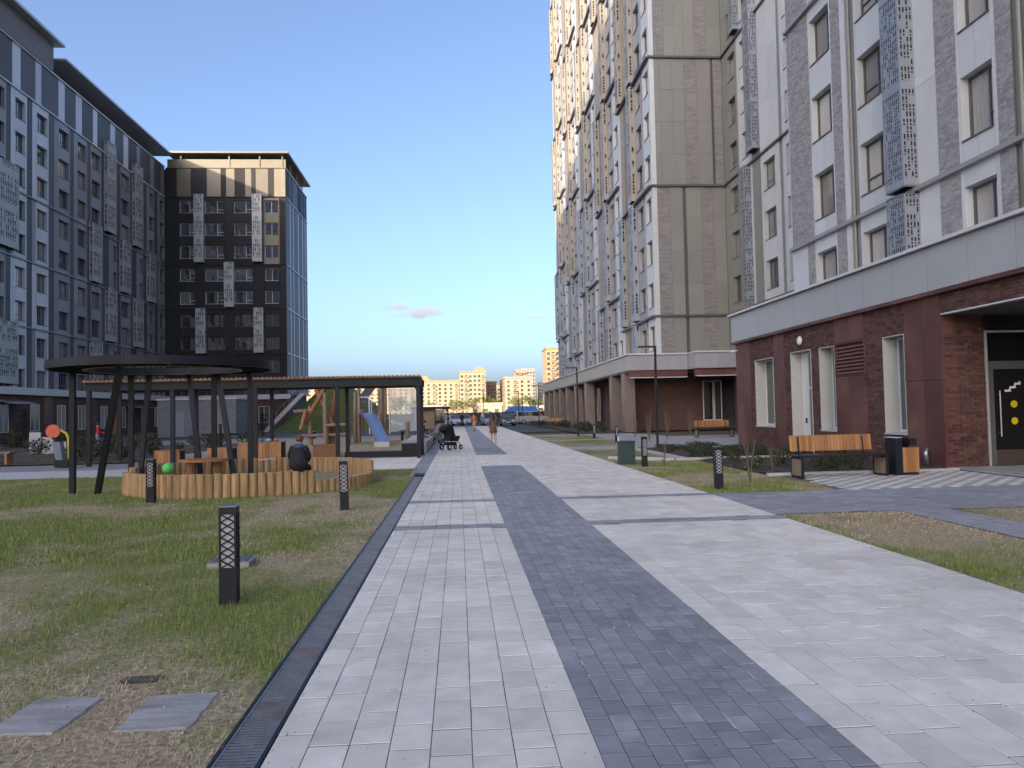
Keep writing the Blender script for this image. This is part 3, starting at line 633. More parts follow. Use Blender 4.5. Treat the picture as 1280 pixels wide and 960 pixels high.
# cornice of panels round the podium
for i in range(18): N0.piece('cornice_panel', 32.45-(i+1)*1.55, 32.45-i*1.55, 4.42, 5.52, mat('cornice_sheet', (.32, .345, .36), .38, .05, 1, obj_rand=.035), .16, .4)
bx('cornice_core', NW, WALLBACK, 12.3, 15.0, 4.6, 32.3, 4.43, 5.5)
bx('cornice_end', NW, MATS['cornice_sheet'], 11.85, 14.7, 32.46, 32.5, 4.42, 5.52)
N0.piece('cornice_cap', 4.5, 32.6, 5.53, 5.62, LEDGE_L, .30, 3.0)
N0.piece('cornice_drip', 4.5, 32.52, 4.31, 4.41, CORTEN, .20, .6)
# entrance recess
bx('recess_soffit', NW, mat('soffit', (.10, .10, .105), .6, .05), 12.12, 16.0, 4.6, 18.2, 3.785, 3.82)
N0.bricks(4.6, 18.22, 3.84, 4.31, REDBRICK, MORTAR)
N0.piece('canopy_trim', 4.6, 18.2, 3.785, 3.832, LEDGE_L, .06, .1)
E0 = Facade(NW, '-Y', 18.24)
E0.bricks(12.02, 13.06, 0.03, 3.78, REDBRICK, MORTAR)
dr = E0.place('entrance_door', MB().box(.05,.13,.05,.12,0,3.31).box(.13,2.6,.05,.12,2.5,2.6).box(.13,.26,.06,.12,0,2.5)
              .box(.26,1.3,.06,.12,2.40,2.5).box(.26,1.3,.06,.12,0,.38).box(1.3,1.42,.06,.12,0,2.5).mesh('entrance_door', mat('door_frame', (.10, .105, .11), .4, .08)), 13.06, 15.71, .03, 0)
link('surround', MB().box(0,.05,-.05,.3,0,3.36).box(.05,2.6,-.05,.3,3.31,3.36).box(2.6,2.65,-.05,.3,0,3.36).mesh('surround', mat('door_surround', (.34, .35, .35), .4, .05)), dr)
link('kick_plate', MB().box(.27,1.29,.05,.058,.01,.37).mesh('kick_plate', mat('kick_brown', (.06, .045, .04), .5, .1)), dr)
link('pane', MB().box(.26,1.3,.08,.095,.38,2.40).box(.13,2.6,.08,.095,2.6,3.31).box(1.42,2.6,.08,.095,.02,2.5).mesh('pane', GLASS_D), dr)
link('handle', MB().tube([(.36,-.01,.72),(.36,-.01,1.86)], .018, 10).box(.35,.37,-.01,.06,.8,.83).box(.35,.37,-.01,.06,1.75,1.78).mesh('handle', STEEL), dr)
yc = MB()
for z in (1.10, 1.52): yc.add([(.78+.09*math.cos(a*.3927), .074, z+.09*math.sin(a*.3927)) for a in range(16)], [tuple(range(16))])
link('yellow_dots', yc.mesh('yellow_dots', mat('yellow_film', (.60, .50, .01), .5, .03)), dr)
zz = MB(); zx, zy = .55, 1.83
for i in range(3): zz.box(zx+i*.13, zx+i*.13+.16, .070, .074, zy+i*.085, zy+i*.085+.05); zz.box(zx+i*.13+.11, zx+i*.13+.16, .070, .074, zy+i*.085+.05, zy+i*.085+.085)
link('stair_symbol', zz.mesh('stair_symbol', mat('white_film', (.75, .75, .75), .5, .02)), dr)
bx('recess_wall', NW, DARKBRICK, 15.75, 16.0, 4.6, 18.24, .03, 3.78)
MB().tube([(11.9, 18.9, .04), (11.86, 18.9, .35), (11.93, 18.9, .46)], [.06,.06,.05], 10).build('drain_spout', STEEL, NW, (-12,-24,0), smooth=True)

# ---- recess facade between wing and tower
RC = thing('apartment_link', 'pale panelled link facade set back between the brick strip wing and the tower', 'building', (20, 44, 0))
RX = 19.9; R1 = Facade(RC, '-X', RX)
bx('backing_wall', RC, WALLBACK, RX+.335, 30, 32.6, 55.3, 0, 37.2)
bx('ground_wall', RC, DARKBRICK, RX-.02, RX+.33, 32.6, 54.0, 0, 4.4)
for z0, z1 in ((5.6, 8.4), (8.4, 18.0), (18.0, 27.6), (27.6, 37.2)):
    wincol(R1, 52.0, 54.95, z0, z1, BEIGE, 52.4, 53.8, sill0=5.9, split=False, see=False)
    wincol(R1, 49.7, 52.0, z0, z1, WHITE, 50.1, 51.4, sill0=5.9, split=False, see=False)
    panelcol(R1, 48.3, 49.7, z0, z1, BEIGE)
    wincol(R1, 45.4, 48.3, z0, z1, WHITE, 46.1, 47.9, sill0=5.9, split=False, see=False) if z1 < 20 else (panelcol(R1, 46.8, 48.3, z0, z1, WHITE), panelcol(R1, 45.4, 46.8, z0, z1, WHITE))
    panelcol(R1, 44.9, 45.4, z0, z1, BEIGE, out=-.05)
    wincol(R1, 42.4, 44.9, z0, z1, WHITE, 43.0, 44.4, sill0=5.9, split=False, see=False)
    panelcol(R1, 38, 42.4, z0, z1, GREYP); panelcol(R1, 32.7, 38, z0, z1, WHITE)
for z in (8.4, 18.0, 27.6, 37.2): R1.piece('ledge', 32.7, 54.9, z-.06, z+.08, LEDGE, .14, .3)
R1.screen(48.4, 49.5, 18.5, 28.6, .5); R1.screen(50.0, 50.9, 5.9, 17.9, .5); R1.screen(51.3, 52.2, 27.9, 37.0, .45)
R1.piece('cornice', 32.7, 52.2, 4.42, 5.55, GREYP, .15, .4)

# ---- tower
TW = thing('apartment_tower', 'tall apartment tower with white, beige and brick strips and perforated metal boxes', 'building', (14.5, 55, 0))
TX, TY, TTOP = 14.45, 55.0, 72.0
bx('backing_wall', TW, WALLBACK, TX+.335, 34, TY+.335, 110, 4.5, TTOP+.6)
T1 = Facade(TW, '-X', TX); T2 = Facade(TW, '-Y', TY)
PAT = [('win', 2.25, WHITE, .45, 1.95), ('pipe', .4), ('win', 2.1, GREYP, .2, 1.9), ('scr', 1.45), ('win', 1.75, WHITE, .25, 1.5), ('brk', 1.0), ('scr2', 1.3), ('pan', .75)]
bw_ = sum(p[1] for p in PAT); nb = 5
secz = [5.6, 8.4] + [8.4+9.6*k for k in range(1, 8)]; secz = [z for z in secz if z < TTOP] + [TTOP]
for bi in range(nb):
    off = 3.2*(bi % 3)
    zs = sorted({5.6, TTOP, *[z+off for z in (8.4+9.6*k for k in range(-1, 8)) if 6.5 < z+off < TTOP-.5]})
    u = TY+.02+bi*bw_
    ub, ue = u, u+bw_
    for p in PAT:
        a, b = u, u+p[1]; u = b
        for si, (z0, z1) in enumerate(zip(zs, zs[1:])):
            far = z1 < 28
            if p[0] == 'win': wincol(T1, a, b, z0, z1, p[2], a+p[3], a+p[4], 1.8, 5.95, FH, split=False, see=False)
            elif p[0] == 'pipe': T1.piece('strip_panel', a, b, z0, z1, BEIGE, -.08)
            elif p[0] in ('scr', 'scr2'):
                T1.piece('brick_strip', a, b, z0, z1, FARBRICK if (bi+si) % 2 else TANBRICK)
                if (si+bi+(p[0] == 'scr2')) % 2 == 0 or p[0] == 'scr': T1.screen(a+.15, b-.1, z0+.25, z1-.1, .42, SCREEN if si < 2 else SCREEN_T, 2.2)
            elif p[0] == 'brk': T1.piece('brick_strip', a, b, z0, z1, TANBRICK if si % 2 else FARBRICK)
            else: T1.piece('strip_panel', a, b, z0, z1, BEIGE if si % 2 else WHITE)
    for z in zs[1:-1]: T1.piece('ledge', ub, ue, z-.07, z+.09, LEDGE, .28, .3)
fr = {0: [('b', 14.45, 15.75), ('p', 15.75, 16.7), ('g', 16.7, 16.95), ('p', 16.95, 18.1), ('b', 18.1, 19.0), ('p', 19.0, 19.9)],
      1: [('p', 14.45, 15.25), ('p', 15.25, 16.15), ('p', 16.15, 17.05), ('b', 17.05, 18.0), ('p', 18.0, 19.05), ('g', 19.05, 19.25), ('b', 19.25, 19.9)],
      2: [('b', 14.45, 15.6), ('p', 15.6, 16.4), ('p', 16.4, 17.1), ('p', 17.1, 17.9), ('b', 17.9, 18.8), ('p', 18.8, 19.9)]}
for si, (z0, z1) in enumerate(((5.6, 8.4), (8.4, 18.0), (18.0, 27.6), (27.6, 37.2), (37.2, 46.8), (46.8, 56.4), (56.4, TTOP))):
    for t_, a, b in fr[(0, 0, 1, 2, 1, 0, 2)[si]]:
        if t_ == 'b': T2.piece('brick_strip', a+(.33 if a < 14.5 else 0), b, z0, z1, FARBRICK)
        elif t_ == 'g': T2.piece('strip_panel', a, b, z0, z1, LEDGE, -.08)
        else: panelcol(T2, a+(.33 if a < 14.5 else 0), b, z0, z1, BEIGE, 2.4)
    T2.piece('ledge', TX-.12, 19.95, z1-.07, z1+.09, LEDGE, .16, .3)
    T1.piece('corner_strip', TY-.012, TY+.014, z0, z1, WHITE, 0, .34)
bx('corner_fill', TW, FARBRICK, TX+.02, TX+.335, TY+.02, TY+.33, 5.6, TTOP)
# tower podium
PT = Facade(TW, '-X', 12.1)
bx('podium_core', TW, WALLBACK, 14.35, 30, 57.32, 109.5, 0, 4.5)
bx('podium_wall', TW, DARKBRICK, 14.0, 14.34, 57.31, 109.5, 0, 4.42)
for i in range(28): PT.piece('cornice_panel', 54+i*2, 56+i*2, 4.42, 5.5, mat('podium_sheet', (.31, .30, .28), .4, .05, 1, obj_rand=.04), 0, .3)
bx('cornice_core', TW, WALLBACK, 12.4, 14.4, 54.3, 109.9, 4.43, 5.5)
PT.piece('cornice_cap', 53.9, 110.1, 5.51, 5.62, LEDGE_L, .12, 2.3)
PT.piece('cornice_drip', 54, 110, 4.28, 4.41, CORTEN, -.05, .8)
PF = Facade(TW, '-Y', 54.0); PF2 = Facade(TW, '-Y', 52.3)
for i in range(3): PF.piece('cornice_panel', 12.12+i*1.43, 12.12+(i+1)*1.43, 4.42, 5.5, GREYP, .01, .3)
for i in range(2): PF2.piece('cornice_panel', 16.45+i*1.7, 18.15+i*1.7, 4.42, 5.5, GREYP, 0, 1.9)
bx('cornice_cap', TW, LEDGE_L, 12.1, 16.4, 53.88, 55.0, 5.505, 5.61); bx('cornice_cap', TW, LEDGE_L, 16.4, 19.9, 52.2, 55.0, 5.507, 5.613)
bx('podium_front_wall', TW, DARKBRICK, 12.95, 19.9, 57.0, 57.3, 0, 4.42)
bx('recess_ceiling', TW, MATS['soffit'], 12.4, 19.9, 54.52, 57.0, 4.3, 4.36); bx('canopy_beam', TW, CORTEN, 12.2, 16.4, 54.1, 54.5, 3.9, 4.41); bx('canopy_beam', TW, CORTEN, 16.5, 19.8, 52.5, 52.9, 3.9, 4.41)
bx('canopy_trim', TW, LEDGE_L, 12.2, 16.4, 54.07, 54.095, 3.86, 3.92); bx('canopy_trim', TW, LEDGE_L, 16.5, 19.8, 52.46, 52.49, 3.86, 3.92)
F3 = Facade(TW, '-Y', 56.98); F3.window(18.4, 19.2, .7, 3.7, 'plain', -.04, FRAME_L, GLASS, False); F3.window(19.25, 19.85, .7, 3.7, 'plain', -.04, FRAME_L, GLASS, False)
for y in (55.6, 60.2, 72.6, 79.2, 85.7, 91.5, 97, 102.5, 108): bx('pilaster', TW, mat('pilaster_sheet', (.15, .125, .115), .4, .12, 1, obj_rand=.1), 12.12, 12.9, y, y+1.1, 0, 4.27)
PW = Facade(TW, '-X', 13.98)
for y in (58.2, 63.2, 75.5, 81.8, 88.4, 94, 99.6, 105): PW.window(y, y+1.6, .6, 3.8, 'two', -.02, FRAME_L, GLASS_C if y > 80 else GLASS, False)
bx('entry_niche_shade', TW, mat('niche_shade_black', (.012, .010, .010), .8, .1), 13.92, 13.99, 66.5, 70.4, 0, 3.9)  # thin black slab paints the shade of a recessed entry

# the spandrels beyond the 300 that show largest are joined
sps = [o for o in col.objects if o.parent == TW and o.name.startswith('spandrel_panel')]
def sp_rank(o):
    p = o.location + TW.location; return (not in_view(p.x, p.y, p.z, 0), p.y + p.z*.5)
jm = MB()
for o in sorted(sps, key=sp_rank)[300:]:
    M_ = Matrix.Translation(o.location) @ Matrix.Rotation(o.rotation_euler.z, 4, 'Z'); jm.cur = 0 if o.data.materials[0] == WHITE else 1
    jm.add([M_ @ v.co for v in o.data.vertices], [tuple(p.vertices) for p in o.data.polygons]); bpy.data.objects.remove(o)
if jm.v: jm.build('upper_spandrels', [WHITE, GREYP], TW)['kind'] = 'stuff'

# ---- long left block and its end wing
LB = thing('long_apartment_block', 'dark slate apartment block with pale strips, rows of windows and metal roof canopy', 'building', (-39, 80, 0))
LX = -38.5; L1 = Facade(LB, '+X', LX); LY0, LY1 = 40.0, 104.0
bx('backing_wall', LB, WALLBACK, -56, LX-.335, LY0, LY1+14, 0, 35.2)
LS = [4.7, 10.1, 16.1, 22.0, 31.1]
wc = [(69.6, 71.2, 'L'), (73.1, 74.9, 'L'), (77.0, 78.9, 'M'), (80.7, 82.5, 'M'), (83.7, 85.7, 'M'), (88.9, 89.7, 'N'), (90.9, 93.1, 'M'), (96.2, 97.0, 'N'), (99.0, 100.4, 'M'), (102.4, 103.8, 'M')]
wc = [(52.4, 54.2, 'L'), (56.0, 57.8, 'M'), (59.6, 61.3, 'L'), (64.0, 65.7, 'L'), (66.4, 68.0, 'M')][2:] + wc
prev = 48.0
for (a, b, k) in wc:
    M = {'L': SLATE_L, 'M': SLATE_M, 'N': SLATE_M}[k]; mg = .22 if k != 'N' else .05
    for si, (z0, z1) in enumerate(zip(LS, LS[1:])):
        if a-mg-prev > .05:
            g = a-mg-prev
            if g > 1.0: L1.piece('strip_panel', prev, prev+g*.6, z0, z1, SLATE); L1.piece('strip_panel', prev+g*.6, a-mg, z0, z1, SLATE_L if k == 'L' and si % 2 else SLATE_M)
            else: L1.piece('strip_panel', prev, a-mg, z0, z1, SLATE)
        wincol(L1, a-mg, b+mg, z0, z1, M, a, b, 1.75, 4.6, 3.0, split=False, see=False, rec=.3)
    prev = b+mg
for z0, z1 in zip(LS, LS[1:]): L1.piece('strip_panel', prev, LY1+.3, z0, z1, SLATE); L1.piece('strip_panel', LY0, 48.0, z0, z1, SLATE)
u = 48.0; k = 0
while u < LY1-.1:
    w = (2.4, 1.0, 3.1, 1.2, 2.2, 1.3)[k % 6]; e = min(u+w, LY1+.2); L1.piece('attic_panel', u, e, 31.1, 35.1, SLATE_L if k % 2 and u < 92 else (SLATE_M if k % 2 else SLATE)); u = e; k += 1
for z in LS[1:]+[35.15]: L1.piece('ledge', 48, LY1-.15, z-.05, z+.09, SLATE_M if z < 31 else SLATE_L, .14, .3)
for (a, b, za, zb) in ((86.5, 88.6, 22.4, 32.6), (93.8, 96.0, 22.4, 32.4), (83.1, 85.2, 16.3, 22.6), (90.3, 92.5, 16.3, 22.4), (98.0, 100, 16.3, 22.6), (86.7, 88.8, 10.3, 16.3), (94, 96.1, 10.3, 16.2), (83.2, 85.3, 4.9, 10), (90.9, 92.5, 4.9, 9.4), (66.6, 69.4, 16.6, 24), (66.6, 69.4, 4.9, 10.3)):
    L1.screen(a, b, za, zb, .45, mat('pale_perforated_metal', (.33, .345, .35), .45, .12, 2, metal=.2), 2.4)
MB().box(-52, LX+.95, 76.5, 104.5, 36.80, 37.0).build('roof_canopy', SLATE_L, LB, (39, -80, 0)); MB().box(-52, LX+.95, 48, 76.3, 37.95, 38.2).build('roof_canopy', SLATE_L, LB, (39, -80, 0))
MB().box(-52, LX+.2, 48, 75.6, 35.25, 37.88).build('penthouse', mat('penthouse_sheet', (.12, .11, .10), .5, .15), LB, (39, -80, 0)); MB().box(-52, LX-1.9, 76.6, 104, 35.25, 36.74).build('penthouse', SLATE, LB, (39, -80, 0))
# podium
bx('podium_wall', LB, DARKBRICK, -38.4, -37.95, 48, 104.3, 0, 4.1)
Lp = Facade(LB, '+X', -37.94)
for i in range(19): Lp.piece('cornice_panel', 48+i*2.95, 48+(i+1)*2.95, 4.02, 4.66, LEDGE_L, .34, .6)
for y in (52, 57, 61.5, 66.2, 71, 75.6, 79.6, 84.5, 89, 95, 99): Lp.window(y, y+1.5, .8, 3.2, 'two', -.03, FRAME_L, GLASS_C, False)
for y in (64.3, 73.2, 82, 92): Lp.piece('rust_panel', y, y+1.5, 0, 3.98, CORTEN, .04, .1)
for y, M in ((86.9, OAK), (54.6, CORTEN)):
    d = Lp.piece('door', y, y+1.2, .05, 2.6, M, .06, .05)
    MB().bar((-37.8, y+.9, 1.1), (-37.8, y+.9, 1.4), .03).build('handle', STEEL, LB, (39, -80, 0))
MB().add([(-37.9,90.5,3.3),(-36.4,90.5,3.0),(-36.4,94.5,3.0),(-37.9,94.5,3.3),(-37.9,90.5,3.38),(-36.4,90.5,3.08),(-36.4,94.5,3.08),(-37.9,94.5,3.38)], [(0,1,2,3),(4,5,6,7),(0,1,5,4),(1,2,6,5),(2,3,7,6)]).build('entrance_canopy', STEEL, LB, (39, -80, 0))
MB().add([(-37.9,65.0,3.5),(-36.4,65.0,3.2),(-36.4,69,3.2),(-37.9,69,3.5),(-37.9,65,3.58),(-36.4,65,3.28),(-36.4,69,3.28),(-37.9,69,3.58)], [(0,1,2,3),(4,5,6,7),(0,1,5,4),(1,2,6,5),(2,3,7,6)]).build('entrance_canopy', STEEL, LB, (39, -80, 0))
# end wing
EW = thing('end_apartment_wing', 'nearly black apartment end wing with bronze attic band and pale metal boxes', 'building', (-30, 104, 0))
W1 = Facade(EW, '-Y', 104.0); WX0, WX1 = LX, -22.7
bx('backing_wall', EW, WALLBACK, WX0, WX1-.335, 104.335, 118.5, 0, 35.2)
cols = [(-36.6, -34.6, 0), (-33.3, -30.8, 1), (-29.5, -27.1, 2), (-25.5, -23.7, 3)]
LSw = [4.7, 10.1, 16.1, 22.0, 31.1]; prev = WX0+.3
for a, b, i in cols:
    for z0, z1 in zip(LSw, LSw[1:]):
        if a-.15-prev > .05: W1.piece('strip_panel', prev, a-.15, z0, z1, BLACKP)
        wincol(W1, a-.15, b+.15, z0, z1, BRONZE if (i == 3 and z0 > 20) else BLACKP, a, b, 1.7, 4.6, 3.05, split=False, see=False, fm=FRAME if z0 < 16 else FRAME_L, glass=GLASS, style='side' if i != 3 else 'two')
    prev = b+.15
for z0, z1 in zip(LSw, LSw[1:]): W1.piece('strip_panel', prev, WX1-.02, z0, z1, BLACKP)
xs = [WX0+.3, -36.9, -35.1, -33.0, -31.2, -30.5, -29.4, -28.0, -27.2, -26.6, -25.0, -24.2, -23.4, WX1-.02]
for i, (a, b) in enumerate(zip(xs, xs[1:])): W1.piece('attic_panel', a, b, 31.1, 35.0, (BLACKP, BRONZE)[i % 2 == 1 or i == 12])
for z in LSw[1:]+[35.05]: W1.piece('ledge', WX0+.3, WX1+.1, z-.05, z+.09, BLACKP if z < 35 else BRONZE, .12, .3)
W1.piece('parapet', WX0+.3, WX1, 35.15, 36.3, BRONZE, -.4, .2)
PAL = MATS['pale_perforated_metal']
for a, za, zb in ((-34.55, 22.3, 31.4), (-27.0, 22.3, 31.4), (-30.7, 16.3, 22.3), (-34.4, 10.2, 16.2), (-26.9, 10.2, 16.2)): W1.screen(a, a+1.25, za, zb, .6, PAL, 2.4)
W2 = Facade(EW, '+X', WX1)
u = 104.02; k = 0
while u < 118.3:
    w = (2.6, .35, 1.6, .3, 3.0, .4)[k % 6]; e = min(u+w, 118.4)
    for z0, z1 in zip(LSw+[], LSw[1:]+[35.0]): W2.piece('strip_panel', u, e, z0, z1 if z1 > z0 else 35.0, SLATE if k % 2 == 0 else SLATE_L)
    W2.piece('attic_panel', u, e, 31.1, 35.0, SLATE); u = e; k += 1
for z in LSw[1:]+[35.05]: W2.piece('ledge', 104, 118.4, z-.05, z+.09, SLATE_L, .1, .3)
MB().box(WX0+.4, WX1+.5, 103.4, 119, 36.9, 37.15).build('roof_canopy', BRONZE, EW, (30, -104, 0))
for x in (-36.5, -30.2, -26.2, -23.2): bx('canopy_post', EW, BRONZE, x, x+.18, 104.1, 104.28, 35.1, 36.9)
for y in (108, 112, 116): bx('canopy_post', EW, BRONZE, WX1-.3, WX1-.12, y, y+.18, 35.1, 36.9)
bx('podium_wall', EW, DARKBRICK, WX0+.6, WX1+.2, 103.7, 104.3, 0, 4.0)
W0 = Facade(EW, '-Y', 103.68)
for i in range(5): W0.piece('cornice_panel', WX0+.62+i*3.1, WX0+.62+(i+1)*3.1, 4.02, 4.66, LEDGE_L, .3, .6)
for x in (-36.4, -33, -29.2, -26.4): W0.window(x, x+1.4, .9, 3.1, 'two', -.03, FRAME_L, GLASS, False)

BLOCK_H = 40+183*math.tan(SUN_EL)/math.cos(SUN_AZ)
# ---- unseen block added behind the viewpoint, sized to keep the court in shade
BB = thing('unseen_shade_block', 'tall pale block added unseen behind the viewpoint to shade the court', 'building', (-130, -120, 0))
bx('wall', BB, WHITE, -205, -58, -138, -120, 0, BLOCK_H); bx('roof', BB, LEDGE, -205.5, -57.5, -138.5, -119.5, BLOCK_H, BLOCK_H+.6)
pk = MB().box(0, 1.8, 0, .06, 0, 1.8).mesh('window', GLASS)
for fl in range(int(BLOCK_H/5.2)):
    for i in range(16): link('window', pk, BB, (-66+i*8.4, 0, 4+fl*5.1))

# ================================================================== OBJECTS
# ---- lattice bollard lamps
def make_bollard():
    t = thing('bollard_lamp', '', 'bollard', group='lattice bollard lamps'); b = MB(); w = .072; H = .84
    z0, z1 = .31, .77
    b.box(-w,w,-w,w,0,z0)                                        # lower shaft
    for sx in (-1,1):
        for sy in (-1,1): b.box(min(sx*w,sx*(w-.016)),max(sx*w,sx*(w-.016)),min(sy*w,sy*(w-.016)),max(sy*w,sy*(w-.016)),z0,z1)
    b.box(-w,w,-w,w,z1,H-.008)
    n = 7; dz = (z1-z0)/n; hw = w-.016
    for f in range(4):
        c, s = math.cos(f*math.pi/2), math.sin(f*math.pi/2)
        for i in range(n):
            for d in (-1,1):
                for (xa, xb) in ((-hw,hw),):
                    p, q = Vector((d*xa,-w+.004,z0+i*dz)), Vector((d*xb,-w+.004,z0+(i+1)*dz))
                    rot = lambda v: Vector((v.x*c-v.y*s, v.x*s+v.y*c, v.z))
                    b.bar(rot(p), rot(q), .011, .012, up=(-s*-1 if False else s, -c, 0))
    b.build('shaft', ANTH, t)
    MB().box(-w+.014,w-.014,-w+.014,w-.014,z0,z1).build('diffuser', mat('opal_diffuser', (.42, .42, .44), .5, .04), t)
    MB().chbox(-w-.003,w+.003,-w-.003,w+.003,H-.008,H+.006,.004).build('cap', mat('cap_metal', (.16, .18, .2), .35, .1, metal=.5), t)
    MB().box(-.05,.05,-.05,.05,-.05,.02).build('foot', STEEL, t); return t
bol = make_bollard()
spots = [((-2.02, 6.91), 'black lattice bollard lamp standing in front of the utility hatch', .05), ((-1.98, 13.39), 'black lattice bollard lamp between the drain and the log sandbox', .1), ((-6.0, 15.47), 'black lattice bollard lamp in front of the round log sandbox', 0),
         ((5.12, 15.01), 'black lattice bollard lamp on the verge beside the bench', 0), ((5.2, 21.47), 'black lattice bollard lamp beside the green utility cabinet', 0), ((7.81, 37.95), 'black lattice bollard lamp by the lamp post at the plank bench walk', 0), ((7.79, 44.2), 'black lattice bollard lamp at the far lawn by the tower', 0)]
for i, ((x, y), lb, rz) in enumerate(spots):
    o = bol if i == 0 else copy_thing(bol, (x, y, 0), rz)
    o.location = (x, y, 0); o.rotation_euler = (.008 if i else 0, -.02 if i in (1, 3) else 0, rz); o['label'] = lb
# ---- street lamps
def make_lamp(h=4.35, arm=.75):
    t = thing('street_lamp', '', 'lamp post', group='slim street lamps')
    MB().box(-.045,.045,-.045,.045,0,h).build('pole', ANTH, t); MB().box(-.09,.09,-.09,.09,0,.04).build('base_plate', ANTH, t)
    MB().box(-arm,.045,-.045,.045,h+.001,h+.075).build('arm', ANTH, t); MB().box(-arm+.03,-arm+.38,-.035,.035,h-.012,h).build('lamp_head', mat('lamp_lens', (.6, .6, .6), .4, .02), t); return t
lp = make_lamp()
for i, (x, y, lb) in enumerate(((8.74, 33.58, 'slim dark street lamp by the planting bed in front of the tower corner'), (7.62, 49.1, 'slim dark street lamp beside the tower podium columns'), (8.34, 80.2, 'slim dark street lamp near the plank bench by the car park'),
        (8.0, 103, 'slim dark street lamp standing among the parked cars'), (9.4, 114, 'slim dark street lamp right before the dark fence'), (3.55, 112, 'tall slim lamp at the end of the grey paving strip'))):
    o = lp if i == 0 else copy_thing(lp, (x, y, 0)); o.location = (x, y, 0); o['label'] = lb
    if i == 5: o.scale = (1, 1, 1.12)
# ---- benches
def make_bench(L=2.05, name='bench'):
    t = thing(name, '', 'bench', group='slatted benches')
    for x in (0, L):
        s = 1 if x == 0 else -1
        MB().bar((x+s*.035,-.25,0),(x+s*.035,-.25,.42),.05,.04).bar((x+s*.035,.25,0),(x+s*.035,.25,.42),.05,.04).bar((x+s*.035,-.25,.44),(x+s*.035,.25,.44),.05,.04).bar((x+s*.035,-.25,.02),(x+s*.035,.25,.02),.05,.04).build('leg', ANTH, t)
        MB().box(min(x+s*.015,x+s*.055),max(x+s*.015,x+s*.055),-.225,.225,.045,.415).build('side_board', GREYWOOD, t)
    MB().chbox(-.01,L+.01,-.27,.27,.462,.495,.006).build('seat', ANTH, t)
    n = 26; w = L*.96/n
    sk = MB().chbox(.004,w-.004,-.012,.012,0,.36,.003).mesh('slat', OAK)
    for i in range(n): link('slat', sk, t, (.0+i*w, .27+.0, .575)).rotation_euler.x = -.12
    MB().bar((.2,.25,.48),(.2,.30,.9),.04,.012).bar((L-.3,.25,.48),(L-.3,.30,.9),.04,.012).bar((.02,.298,.66),(L*.95,.298,.66),.03,.012).bar((.02,.326,.86),(L*.95,.326,.86),.03,.012).build('back_rail', ANTH, t); return t
b0 = make_bench(); b0.location = (7.55, 16.9, 0); b0.rotation_euler.z = .03; b0['label'] = 'plank backed bench on the checker paving beside the litter bin'
for (x, y, lb) in ((13.05, 41.8, 'plank backed bench in front of the dark tower entrance'), (8.95, 80.0, 'plank backed bench near the parked cars and tower columns')): copy_thing(b0, (x, y, 0), 0, lb)
# ---- litter bin
lb_ = thing('litter_bin', 'dark metal litter bin clad with oak slats beside the plank bench', 'bin', (10.1, 17.0, 0), .04)
MB().box(-.28,-.12,-.2,.2,.0,.84).box(-.12,.28,-.18,.18,0,.05).box(-.12,.26,.14,.18,.05,.84).box(.1,.26,-.16,.14,.66,.82).build('body', ANTH, lb_)
MB().box(-.285,-.115,-.205,.205,.841,.855).build('cap', LEDGE_L, lb_)
sk = MB().chbox(.003,.077,-.012,.012,0,.56,.003).mesh('slat', OAK); 
for i in range(5): link('slat', sk, lb_, (-.11+i*.078, -.19, .06))
for i in range(4): link('slat', sk, lb_, (.292, -.15+i*.078, .06)).rotation_euler.z = math.pi/2
MB().box(-.1,.27,-.16,.13,.055,.6).build('liner', ANTH, lb_)
cab = thing('utility_cabinet', 'small dark green utility cabinet at the edge of the paving', 'cabinet', (4.93, 22.6, 0))
GRN = mat('green_paint', (.018, .045, .042), .5, .1); MB().box(-.22,.22,-.2,.2,0,.64).build('body', GRN, cab); MB().chbox(-.24,.24,-.22,.22,.641,.69,.015).build('lid', GRN, cab); MB().box(-.19,.19,-.212,-.201,.06,.6).build('door', mat('green_paint_door', (.022, .052, .048), .45, .1), cab); MB().tube([(-.2,.12,.69),(-.2,.12,.82)], .03, 8).build('marker_post', FRAME_L, cab)

# ---- round pergola
RG = thing('round_pergola', 'round dark metal pergola ring on vertical and slanted posts over the log sandbox', 'pergola', (-6.55, 17.7, 0)); rc = Vector((-6.55, 17.7, 0))
b = MB(); n = 64
def ringwall(b, r0, r1, z0, z1):
    vs = []; 
    for r, z in ((r0,z0),(r1,z0),(r1,z1),(r0,z1)): vs += [(r*math.cos(2*math.pi*i/n), r*math.sin(2*math.pi*i/n), z) for i in range(n)]
    b.add(vs, [(k*n+i, k*n+(i+1)%n, ((k+1)%4)*n+(i+1)%n, ((k+1)%4)*n+i) for k in range(4) for i in range(n)])
ringwall(b, 2.27, 2.32, 2.70, 2.87); b.build('outer_fascia', ANTH, RG, smooth=False)
b = MB(); ringwall(b, 1.55, 1.60, 2.70, 2.85); b.build('inner_fascia', ANTH, RG)
b = MB(); ringwall(b, 1.605, 2.265, 2.82, 2.84); b.build('deck', ANTH, RG)
sp = MB().box(1.61,2.26,-.025,.025,2.71,2.815).mesh('spoke', ANTH)
for i in range(16): link('spoke', sp, RG, (0,0,0), i*math.pi/8)
b = MB(); ringwall(b, 1.61, 1.63, 2.69, 2.705); b.build('light_strip', mat('brass_strip', (.45, .33, .2), .4, .1), RG)
for x, y in ((-8.62, 17.84), (-7.91, 19.2), (-6.14, 19.8), (-5.12, 19.3)): MB().box(x-rc.x-.055,x-rc.x+.055,y-rc.y-.055,y-rc.y+.055,0,2.735).build('post', ANTH, RG)
